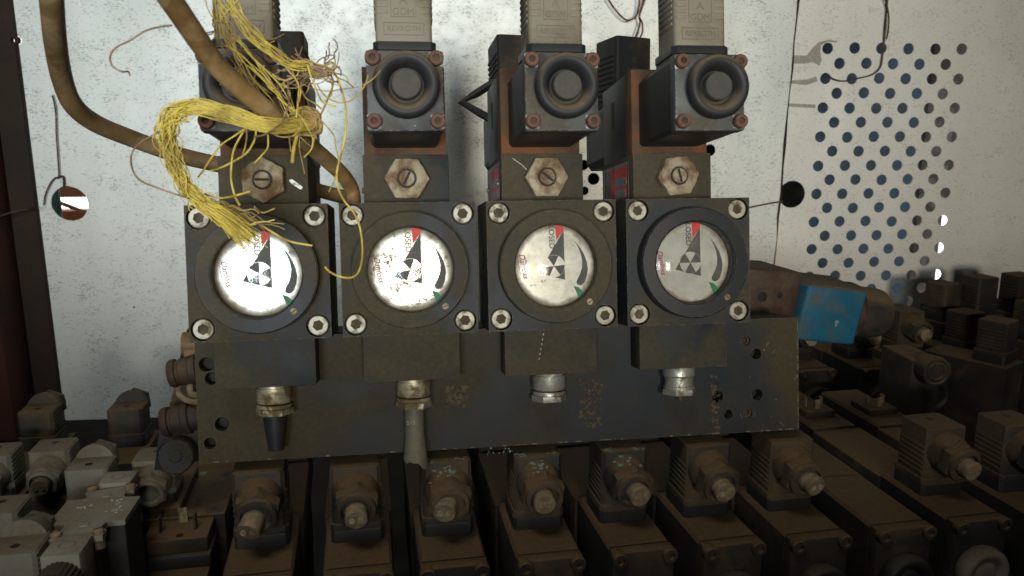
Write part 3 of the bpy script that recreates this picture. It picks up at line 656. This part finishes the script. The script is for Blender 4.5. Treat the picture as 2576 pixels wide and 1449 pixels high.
strand_bundle('rope_bundle', [(548, -30, .35), (545, 20, .352), (556, 60, .354), (575, 95, .358), (600, 120, .362), (640, 160, .37), (690, 225, .378), (735, 285, .386), (775, 312, .39)], 8, .0030, 0.00026, 'rope', 12, .003, .004)
strand_bundle('rope_bundle', [(570, -30, .35), (590, 20, .352), (620, 70, .356), (660, 110, .362), (705, 148, .368), (750, 165, .374), (790, 170, .38), (828, 180, .384)], 15, .0024, 0.00026, 'rope', 13, .003, .004)
strand_bundle('rope_bundle', [(565, -30, .352), (560, 30, .354), (572, 80, .358), (590, 140, .365), (620, 190, .372), (665, 250, .38), (720, 300, .388), (770, 315, .392)], 8, .0040, 0.00026, 'ropedull', 14, .003, .003)
strand_bundle('rope_knot', [(750, 160, .378), (785, 168, .38), (815, 176, .381), (828, 184, .382), (800, 190, .382), (760, 186, .38), (720, 195, .378)], 14, .0022, .0004, 'ropebrown', 15, .005, .002)
strand_bundle('rope_knot', [(742, 290, .39), (775, 288, .384), (795, 305, .384), (790, 325, .388), (760, 328, .394), (735, 318, .40)], 34, .0030, .0005, 'ropedull', 16, .003, .002)
strand_bundle('rope_fray', [(520, 512, .372), (560, 545, .372), (600, 575, .372), (640, 598, .37)], 12, .0036, .00026, 'rope', 17, .0045)
strand_bundle('rope_fray', [(505, 500, .374), (560, 520, .375), (620, 538, .376), (680, 560, .376)], 9, .003, .00024, 'ropedull', 18, .005)
def strand(pts, r=.00042, mat='ropedull'):
    base = [RI @ p for p in pixpath([(u, v, d-.022) for u, v, d in pts], 8)]
    return part('strand', lambda bm: tube(bm, base, r, 6), mat, rope, scale=1, ang=80)
def S(d, *uv): return [(u, v, d+(.004*math.sin(i*1.7))) for i, (u, v) in enumerate(uv)]
strand(S(.345, (432, 64), (400, 68), (365, 78), (330, 100), (292, 120), (277, 142), (283, 166), (305, 180), (322, 180), (327, 190)), .00038, 'ropebrown')
strand(S(.36, (418, 322), (385, 340), (350, 362), (331, 388), (333, 425), (352, 453), (395, 472), (440, 488), (478, 500)), .0004, 'ropebrown')
strand(S(.385, (790, 163), (828, 172), (850, 200), (868, 262), (871, 320), (862, 375), (848, 430), (850, 470), (866, 505), (890, 535), (906, 575), (912, 635), (904, 680), (885, 698), (855, 696), (830, 684), (818, 672)), .0005, 'rope')
strand(S(.38, (560, 505), (595, 530), (642, 557), (695, 590), (732, 608), (786, 618)), .0005, 'rope')
strand(S(.376, (636, 316), (644, 335), (638, 358), (620, 385), (595, 402), (560, 420), (530, 430)), .0005, 'rope')
strand(S(.376, (620, 318), (604, 345), (588, 378), (582, 420), (582, 455), (590, 490), (602, 515)), .0005, 'rope')
strand(S(.376, (615, 325), (585, 345), (555, 366), (530, 400), (512, 428), (498, 446)), .0004, 'rope')
strand(S(.386, (750, 318), (746, 345), (739, 375), (735, 408)), .0009, 'rope'); strand(S(.39, (725, 318), (728, 350), (732, 380)), .0004)
strand(S(.388, (828, 180), (838, 210), (822, 255), (800, 305), (792, 340), (785, 372)), .0005)
strand(S(.374, (628, 482), (600, 490), (575, 496), (548, 498), (515, 488)), .0005, 'rope'); strand(S(.374, (640, 520), (660, 535), (690, 525)), .0004)
for seed in range(30):
    rnd = random.Random(100+seed)
    u, v = rnd.choice([(600, 60), (640, 130), (700, 170), (720, 220), (660, 190), (760, 240), (780, 290), (600, 150), (690, 260), (770, 180)])
    u += rnd.uniform(-40, 40); v += rnd.uniform(-40, 40); a = rnd.uniform(.3, 1.6); pts = []
    turn = rnd.uniform(-.55, .55); d = rnd.uniform(.362, .392); st = rnd.uniform(18, 34)
    for k in range(rnd.randint(4, 9)):
        pts.append((u, v, d+rnd.uniform(-.003, .003))); u += st*math.cos(a); v += st*math.sin(a); a += turn+rnd.uniform(-.4, .4)
    strand(pts, rnd.choice([.00022, .0003, .0004]), rnd.choice(['rope', 'ropedull', 'ropedull', 'ropebrown']))
for seed in range(14):   # curls around the brown knot
    rnd = random.Random(300+seed); u, v = 815+rnd.uniform(-20, 15), 172+rnd.uniform(-15, 15); a = rnd.uniform(-1.5, 2.2); pts = []
    for k in range(rnd.randint(4, 7)):
        pts.append((u, v, .381+rnd.uniform(-.003, .003))); u += 13*math.cos(a); v += 13*math.sin(a); a += rnd.uniform(-.9, .9)
    strand(pts, .0003, rnd.choice(['ropebrown', 'ropedull']))
for seed in range(8):
    rnd = random.Random(400+seed); u, v = 548+rnd.uniform(-10, 10), 60+rnd.uniform(-20, 70); a = rnd.uniform(2.2, 4.2); pts = []
    for k in range(6):
        pts.append((u, v, .355+rnd.uniform(-.003, .003))); u += 9*math.cos(a); v += 9*math.sin(a); a += rnd.uniform(-.2, 1.0)
    strand(pts, .0003, 'ropebrown')

# ------------------------------------------------------------------ wires on the wall
def wire(name, pts, r, mat, label, z=.004):
    base = smooth_path([WALL @ Vector((*wpt(p[0], p[1]), z+(p[2] if len(p) > 2 else 0))) for p in pts], 8)
    return tag(part(name, lambda bm: tube(bm, base, r, 6), mat, None, scale=1, ang=80), label, 'wire')
wire('wire', [(138, 240), (146, 280), (148, 340), (152, 400), (154, 445), (146, 446), (133, 460), (120, 490), (116, 515)], .0008, 'copperwire', 'thin copper wire hanging down to the round hole at left', .006)
wire('wire', [(150, 445), (163, 445), (165, 470)], .0014, 'darkwire', 'short dark hook over the top of the round hole', .004)
wire('wire', [(-20, 550), (30, 540), (60, 530), (100, 518), (125, 515)], .0012, 'darkwire', 'pale cord running left from the round hole', .05)
wire('wire', [(-10, 430), (10, 480), (40, 525), (62, 535)], .0009, 'darkwire', 'thin cord hanging across the rusty column', .07)
wire('wire', [(1520, 2), (1535, 25), (1555, 48), (1572, 56), (1590, 45), (1597, 20), (1598, -20)], .0010, 'copperwire', 'copper wire hooked at the top beside the rightmost valve', .02)
wire('wire', [(1620, -20), (1608, 15), (1598, 45), (1600, 60), (1595, 80), (1585, 105)], .0010, 'copperwire', 'left strand of the twisted copper wire above the black plug', .02)
wire('wire', [(1612, -20), (1604, 15), (1596, 45), (1603, 62), (1604, 85), (1594, 108)], .0009, 'copperwire', 'right strand of the twisted copper wire above the black plug', .023)
wire('wire', [(2230, -20), (2226, 30), (2222, 70), (2220, 105), (2216, 140), (2210, 170), (2190, 188), (2160, 196), (2120, 204), (2095, 200), (2082, 192)], .0009, 'copperwire', 'thin copper wire curling across the perforated holes', .004)
wire('wire', [(2212, -20), (2224, 20), (2228, 50), (2226, 80), (2222, 100)], .0009, 'darkwire', 'dark wire twisted above the perforated holes', .007)
wire('wire', [(1850, 528), (1890, 519), (1930, 511), (1965, 505)], .0010, 'copperwire', 'wire passing from the big round hole behind the bank', .006)
# torn tape residue strips and dirt on the right sheet
def residue(name, poly, label):
    pts = [wpt(u, v) for u, v in poly]
    o = part(name, lambda bm: prism(bm, [(x*1000, y*1000) for x, y in pts][::-1], .65, .85), 'residue', bpy.data.objects['wall_right']); o['label'] = label
t = NT('glue_residue'); v = t.noise(300, 5, .7); t.bsdf(t.mix(t.step(v, .35, .65), (.30, .27, .23), (.42, .39, .35)), .9, 0, t.bump(v, .5, .001)); M['residue'] = t.m
residue('glue_residue', [(1995, 138), (2030, 140), (2045, 120), (2060, 106), (2085, 100), (2108, 103), (2106, 107), (2082, 105), (2066, 114), (2064, 132), (2068, 150), (2062, 165), (2045, 156), (2030, 160), (1993, 160)], 'grey torn glue patch round the top left hole')
residue('glue_residue', [(1992, 202), (2030, 200), (2054, 192), (2058, 204), (2030, 214), (1990, 210)], 'torn grey glue strip at the second pair of holes')
residue('glue_residue', [(1986, 260), (2052, 263), (2052, 272), (1985, 268)], 'straight grey glue strip beside the fifth row of holes')

# ------------------------------------------------------------------ valve field on the deck
vy = math.radians(11)
GX = Vector((math.cos(vy), math.sin(vy), 0)); GY = Vector((-math.sin(vy), math.cos(vy), 0)); GZ = Vector((0, 0, 1))
TOPZ = -.237
def ground(u, v, z=TOPZ):
    r = ray(u, v); return CAM+r*(z/r.z)
def gframe(p, yaw=0.): return frame(p, GX, GY, GZ) @ Matrix.Rotation(yaw, 4, 'Z')
def fconn(parent, loc, mat, gland=1, stubmat='stub', yaw=0, h=34, patina=0, key='', tip=(0, 0), gz=.65):
    c = part('connector', lambda bm: (prism(bm, [(-12, -14), (12, -14), (14.2, -11.5), (14.2, 12), (12, 14), (-12, 14), (-14.2, 12), (-14.2, -11.5)], 11.6, h, 1.6)), mat, parent, 'fc%g' % h, loc, (0, 0, yaw))
    part('gasket', lambda bm: prism(bm, [(-13, -15), (13, -15), (15, -13), (15, 13), (13, 15), (-13, 15), (-15, 13), (-15, -13)], 0, 7.4, .5), 'coil', c, 'fg')
    part('flange', lambda bm: prism(bm, [(-13, -15.2), (13, -15.2), (15.2, -13), (15.2, 13), (13, 15.2), (-13, 15.2), (-15.2, 13), (-15.2, -13)], 7.5, 11.6, .6), mat, c, 'ffl')
    part('painted_screw_hole', lambda bm: lathe(bm, [(2.6, h-.6), (2.6, h+.05), (2.4, h+.08)], 18, (0, 4)), 'pit', c, 'fh%g' % h)  # flat dark disc on top, painted shade instead of a sunk hole
    for s in (-1, 1):
        for k in range(6):
            part('rib', lambda bm: box(bm, -.6, .6, -11, 11, -.9, .9, .4), mat, c, 'frib', (s*14.2, 0, 15+k*3.4))
    if gland:
        M1 = Matrix.Translation((0, -14, h*gz)) @ Matrix.Rotation(math.pi/2+.15, 4, 'X')
        g = part('gland', lambda bm: (lathe(bm, [(13.6, -6), (13.2, 2), (12, 6), (11.2, 9)], 28), prism(bm, circ(13.2, 6, a0=.4), 8, 15, 1.0), lathe(bm, [(11.2, 15), (10.6, 17.4), (8.4, 17.8), (7.4, 14)], 28, cap=(False, False))), mat, c, 'fgl%g' % h, mtx=Matrix(((.001, 0, 0, 0), (0, .001, 0, 0), (0, 0, .001, 0), (0, 0, 0, 1))) @ Matrix.Identity(4) if False else Matrix.Translation(M1.translation*.001) @ M1.to_3x3().to_4x4())
        if gland == 1:
            tx, ty = tip
            part('cable_end', lambda bm: (tube(bm, smooth_path([(0, 0, 6), (tx*.45, ty*.45, 14), (tx, ty, 22.2)], 5), lambda t: 6.2+.25*math.sin(t*23), 18), ), stubmat, g)
            for s in (-1, 1):
                part('core', lambda bm: lathe(bm, [(1.7, -3), (1.7, .35), (.8, .4), (.6, .3)], 12), 'brass', g, 'core', (tx+s*2.4, ty, 22.6))
    if patina:
        rnd = random.Random(patina)
        def fl(bm):
            for _ in range(16):
                x0 = rnd.choice([-9, 8, -10, 9])+rnd.uniform(-2.5, 2.5); y0 = -10+rnd.uniform(-3, 3); r = rnd.uniform(.5, 1.8)
                prism(bm, [(x0+r*rnd.uniform(.5, 1.3)*math.cos(6.28*i/6), y0+r*rnd.uniform(.5, 1.3)*math.sin(6.28*i/6)) for i in range(6)], h-.1, h+.2)
        part('flaking_paint', fl, 'patina', c)
        def fl2(bm):
            for _ in range(14):
                a = rnd.gauss(math.pi/2, .35); z0 = rnd.uniform(-2, 9); r = rnd.uniform(.5, 1.7); R0 = 13.3-max(0, z0)*.18
                for_pts = [(R0*math.cos(a)+r*rnd.uniform(.5, 1.3)*math.cos(6.28*i/6), R0*math.sin(a)+.25, z0+r*rnd.uniform(.5, 1.3)*math.sin(6.28*i/6)) for i in range(6)]
                lo_ = [bm.verts.new((x_, y_-.5, z_)) for x_, y_, z_ in for_pts]; hi_ = [bm.verts.new(p_) for p_ in for_pts]
                bm.faces.new(hi_); bm.faces.new(lo_[::-1])
                for i in range(6): bm.faces.new((lo_[i], lo_[(i+1) % 6], hi_[(i+1) % 6], hi_[i]))
        if gland: part('flaking_paint', fl2, 'patina', g)
    return c
def field_valve(p, label, group, mat='dustbrown', conn='connd', patina=0, rear='pins', yaw=0, ringmat='coil', front_conn=True, tip=(0, 0), length=200, stubmat='stub'):
    v = thing('floor_valve', label, 'valve', gframe(p, yaw), group)
    part('front_coil', lambda bm: prism(bm, [(-17, -46), (17, -46), (18.5, -43), (18.5, -2), (17, 0), (-17, 0), (-18.5, -2), (-18.5, -43)], -36, 26), mat, v, 'fvc', (0, 0, 0), (math.pi/2, 0, 0))
    part('coil_cap', lambda bm: box(bm, -18.4, 18.4, -34, -26.02, -45.5, -.15, 1.2), mat, v, 'fvcap')
    for px_, pz_ in ((-14.8, -3.4), (14.8, -3.4), (-14.8, -40), (14.8, -40)):
        s = part('cap_screw', lambda bm: lathe(bm, [(4.4, 0), (4.5, 4.5), (4, 5.2), (2.2, 5.2), (2, 3.2)], 18), 'dustbrown', v, 'fvs', (px_, -32, pz_), (math.pi/2, 0, 0))
        part('socket', lambda bm: prism(bm, circ(2.1, 6), 3, 3.6), 'rustdark', s, 'fvss')
    part('knob', lambda bm: lathe(bm, [(15, 0), (16.2, 3), (16.2, 7), (15, 9.3), (12, 9.8), (10, 8), (9, 4), (8, 3), (7.6, 7.2), (6, 8)], 36), ringmat, v, 'fvk', (0, -34, -31), (math.pi/2, 0, 0), ang=60)
    bd = part('body', lambda bm: (box(bm, -20.5, 20.5, 36.2, 118, -60, -1.5, 1.2)), mat, v, 'fvb')
    part('riser', lambda bm: box(bm, -16, 16, -14, 180, -124, -60.2, 1), 'deck', v, 'fvr')  # near-black colour paints the darkness between the valves
    part('rear_coil', lambda bm: prism(bm, [(-17, -46), (17, -46), (18.5, -43), (18.5, -2), (17, 0), (-17, 0), (-18.5, -2), (-18.5, -43)], -length, -118.2), mat, v, 'fvrc%d' % length, (0, 0, 0), (math.pi/2, 0, 0))
    if front_conn: fconn(v, (0, 15, 0), conn, 1, stubmat, 0, 45, patina, tip=tip)
    if rear == 'pins':
        bs = part('plug_base', lambda bm: box(bm, -13, 13, -13, 13, 0, 5, 1), mat, v, 'pbase', (0, 152, 0))
        for x_, y_ in ((-7, 0), (7, 0), (0, -7)): part('pin', lambda bm: box(bm, -.5, .5, -2.2, 2.2, 5, 13, .3), 'stub', bs, 'pin', (x_, y_, 0), (0, 0, 0 if y_ == 0 else math.pi/2))
    elif rear == 'conn': fconn(v, (0, 152, 0), conn, 1, stubmat, 0, 45, 0, tip=(0, -2))
    return v
GRP = 'dusty valves in the row under the bank'
FR = [(660, 1378, 'front row valve under the leftmost dial, bright slanted cable end', (-4, -5), 0), (901, 1362, 'front row valve under the gap between the two left dials, short cable end', (0, -2), 0),
      (1128, 1346, 'front row valve with green flakes under the hanging grey sleeve', (-4, -1), 5), (1355, 1330, 'front row valve with green flaked corners under the third dial', (-1, 0), 6),
      (1570, 1312, 'front row valve with a flaked gland under the bare third gland', (2, 0), 7), (1780, 1298, 'front row valve under the rightmost dial, pale cable end', (0, -1), 0),
      (1988, 1283, 'front row valve under the right end of the manifold block', (3, -1), 0)]
for u, v, lab, tip, pat in FR:
    field_valve(ground(u, v), lab, GRP, patina=pat, tip=tip, yaw=random.uniform(-.025, .025))
field_valve(ground(2190, 1262), 'front row valve without a plug, dark slot between two plugged valves', GRP, front_conn=False, rear='pins')
field_valve(ground(2371, 1245), 'front row valve near the right edge, pale ring on its knob', GRP, ringmat='connl', tip=(2, -1))
field_valve(ground(2566, 1236), 'front row valve cut off by the right edge', GRP, tip=(2, 0))
# second row behind, right of the bank
G2 = 'valves of the row behind'
for k, (u, v) in enumerate([(2010, 905), (2165, 902), (2290, 892)]):
    field_valve(ground(u, v), ['back row valve half hidden by the bank\'s right edge', 'back row valve below the blue solenoid', 'back row valve below the black end cap of the blue solenoid'][k], G2, rear=None, length=150, stubmat='brass')
def lone_conn(u, v, label, mat, yaw, gland, z=TOPZ, h=34, group=None, stubmat='stub', tip=(0, 0), grp_cat='plug'):
    p = ground(u, v, z); t = thing('plug_connector', label, 'plug', gframe(p, yaw), group)
    part('socket_base', lambda bm: box(bm, -21, 21, -20, 60, -111, -.2, 1.5), 'dustbrown' if mat != 'connl' else 'dustbrown', t, 'lcb')
    fconn(t, (0, 0, 0), mat, gland, stubmat, 0, h, 0, tip=tip); return t
G3 = 'loose plugs at the far right'
for u, v, z, yw, mt, lab in [(2365, 800, -.225, .25, 'connd', 'dark plug by the wall right of the black end cap'), (2455, 785, -.215, .1, 'connd', 'dim plug near the wall, second from the right edge'), (2555, 780, -.212, .1, 'dustbrown', 'dim plug near the wall at the right edge'),
                         (2500, 905, -.235, .45, 'dustbrown', 'brown ribbed plug low at the right edge'), (2420, 875, -.245, .2, 'connd', 'low dark plug before the wall, left of the ribbed plug'), (2590, 850, -.235, .2, 'connd', 'dark plug cut off by the right edge above the ribbed plug')]:
    lone_conn(u, v, lab, mt, yw, 0 if u < 2580 else 2, z, 42, G3)
# round knob
kb = thing('round_knob', 'round brown ringed knob right of the bank', 'knob', gframe(ground(2355, 935, -.20), -.1))
part('rim', lambda bm: lathe(bm, [(11, -14), (12.2, -2), (11.8, 1.4), (10, 2), (9.2, .8), (8.2, .8), (7.6, 1.7), (6.2, 1.8), (5.6, .8), (.1, 1)], 40, cap=(True, False)), 'dustbrown', kb, None, (0, 0, 0), (math.pi/2, 0, 0), ang=25)
part('stem', lambda bm: box(bm, -13, 13, 13, 60, -110, 6, 2), 'dustbrown', kb)

# left side
G4 = 'plugs at the lower left'
CT = -.203
def left_conn(u, v, label, mat, yaw, gland, h=34, tip=(0, 0), stubmat='connl'):
    # u, v: centre of the top face
    k = .82; p = ground(u, v, CT); p.z -= h*.001*k
    t = thing('plug_connector', label, 'plug', gframe(p, yaw) @ Matrix.Scale(k, 4), G4)
    part('socket_base', lambda bm: box(bm, -19, 19, -24, 50, -124, -.2, 1.5), 'dustbrown', t, 'lcb2')
    fconn(t, (0, 0, 0), mat, gland, stubmat, 0, h, 0, tip=tip, gz=.52 if yaw == 0 else .86); return t
left_conn(135, 1118, 'grey plug with its cable end pointing at the camera, lower left', 'connl', .0, 1)
left_conn(228, 1162, 'grey plug with its gland turned to the wall', 'connl', math.pi, 1)
left_conn(45, 1365, 'grey plug with a round gland at the bottom left corner', 'connl', math.pi, 1); left_conn(0, 1268, 'grey plug cut off by the left edge', 'connl', 0, 0)
left_conn(100, 1024, 'brown plug at the foot of the rusty column', 'connd', math.pi, 1); left_conn(322, 1018, 'brown plug standing before the wall left of the bank', 'connd', math.pi, 1)
left_conn(392, 1140, 'grey plug half hidden by the slanted bracket', 'connl', 0, 2); left_conn(-10, 1130, 'grey plug at the left edge with a torn tip', 'connl', 0, 1)
# cross shaped grey valve cover
cv = thing('cross_valve', 'light grey valve with a cross shaped cover and four screws', 'valve', gframe(ground(240, 1283, -.205), -.04))
def fillet(cx_, cy_, a0, a1, r=3.5): return [(cx_+r*math.cos(math.radians(a0+(a1-a0)*k/4)), cy_+r*math.sin(math.radians(a0+(a1-a0)*k/4))) for k in range(5)]
cross = [(-13, -29), (13, -29), (13, -23)]+fillet(13, -18.5, 270, 180)[1:]+fillet(13, -17.2, 180, 90)[1:-1]+[(19, -13.5), (19, 13.5)]+fillet(13, 17.2, 270, 180)[1:-1]+fillet(13, 18.5, 180, 90)+[(13, 29)]
cross = cross+[(-x_, -y_) for x_, y_ in cross[2:-1]]
part('cover', lambda bm: prism(bm, cross, -3, 0), 'dustgrey', cv)
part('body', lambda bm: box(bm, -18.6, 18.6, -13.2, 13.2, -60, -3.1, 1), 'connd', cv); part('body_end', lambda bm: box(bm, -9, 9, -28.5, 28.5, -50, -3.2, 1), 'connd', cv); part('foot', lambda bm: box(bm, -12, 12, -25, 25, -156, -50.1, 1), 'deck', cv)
for x_, y_ in ((-10, -25.6), (10, -25.6), (-10, 25.6), (10, 25.6)):
    s = part('screw', lambda bm: (lathe(bm, [(2.9, -8), (2.9, .4), (2.7, 1.4), (1.8, 2.2), (.4, 2.4)], 18)), 'stub', cv, 'cvs', (x_, y_, 0)); part('slot', lambda bm: box(bm, -2.0, 2.0, -.3, .3, 2.2, 2.45), 'pit', s, 'cvsl', (0, 0, 0), (0, 0, .5))
for y_ in (-16, 17): part('boss', lambda bm: lathe(bm, [(2.6, 0), (2.4, .6), (.3, .9)], 18), 'dustgrey', cv, 'boss', (0, y_, 0))
rnd = random.Random(77)
def flakes(bm):
    for _ in range(26):
        x0, y0 = rnd.choice([(-8, 5), (9, 9), (12, -2)]); x0 += rnd.gauss(0, 2.2); y0 += rnd.gauss(0, 1.6); r = rnd.uniform(.3, 1.1)
        prism(bm, [(x0+r*rnd.uniform(.4, 1.4)*math.cos(6.28*i/6), y0+r*rnd.uniform(.4, 1.4)*math.sin(6.28*i/6)) for i in range(6)], 0, .12)
part('paint_fleck', flakes, 'scratch', cv)
for y_, l_ in ((-39, 9.5), (38, 8.5)):
    e = part('end_block', lambda bm: box(bm, -9, 9, -l_, l_, -32, 1.5, 1.2), 'dustgrey', cv, 'endb%g' % l_, (0, y_, 0)); part('recess', lambda bm: lathe(bm, [(3.8, 1.6), (4.1, 1.4), (3.5, 1.75), (3.2, 1.45), (.2, 1.45)], 22, cap=(False, False)), 'connl', e, 'recs')
part('knurled_knob', lambda bm: prism(bm, [((10.6 if k % 2 else 10)*math.cos(2*math.pi*k/56), (10.6 if k % 2 else 10)*math.sin(2*math.pi*k/56)) for k in range(56)], 0, 12, .8), 'coil', cv, None, (0, -48.6, -12), (math.pi/2, 0, 0))
# flat brown valve without plug
fb = thing('bare_valve', 'flat brown valve with four sunk bolt holes and bare plug pins', 'valve', gframe(ground(478, 1262, TOPZ)))
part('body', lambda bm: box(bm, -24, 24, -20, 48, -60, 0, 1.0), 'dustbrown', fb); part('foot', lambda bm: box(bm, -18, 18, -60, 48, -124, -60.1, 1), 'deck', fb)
part('coil', lambda bm: box(bm, -19, 19, -120, -20.3, -58, -18.2, 1.5), 'dustbrown', fb)
part('rear_coil', lambda bm: box(bm, -19, 19, 48.2, 120, -58, -6, 1.5), 'dustbrown', fb)
for x_, y_ in ((-17, -13), (17, -13), (-17, 38), (17, 38)):
    part('bolt_recess', lambda bm: lathe(bm, [(5.6, -.5), (5.6, .05), (5.2, .08)], 22), 'rustdark', fb, 'fbr', (x_, y_, 0)); part('painted_bolt_hole', lambda bm: lathe(bm, [(2.6, -.5), (2.6, .12), (2.4, .14)], 20), 'pit', fb, 'fbh', (x_, y_, 0))  # flat discs; the dark one paints the shade in the bolt hole
pb = part('plug_base', lambda bm: box(bm, -18, 18, -46, -20.2, -10, -1, 1.0), 'dustbrown', fb)
part('gasket', lambda bm: box(bm, -19.5, 19.5, -49, -20.4, -18, -10.1, .8), 'coil', fb)
part('painted_screw_hole', lambda bm: lathe(bm, [(2.2, -1.4), (2.2, -.92), (2.0, -.9)], 14, (2, -41)), 'pit', pb)  # flat dark disc, hole shade put into its colour
for x_, y_, r_ in ((-10, -34, 0), (9.5, -33, 0), (1, -25, math.pi/2)): part('pin', lambda bm: box(bm, -.6, .6, -2.6, 2.6, -1, 8.5, .3), 'zinc' if r_ else 'rustdark', pb, 'fpin%d' % (r_ > 0), (x_, y_, 0), (0, 0, r_))
part('paint_chip', lambda bm: prism(bm, [(-4, 38), (2, 39), (3, 44), (-2.5, 43)], .02, .2), 'patina', fb)
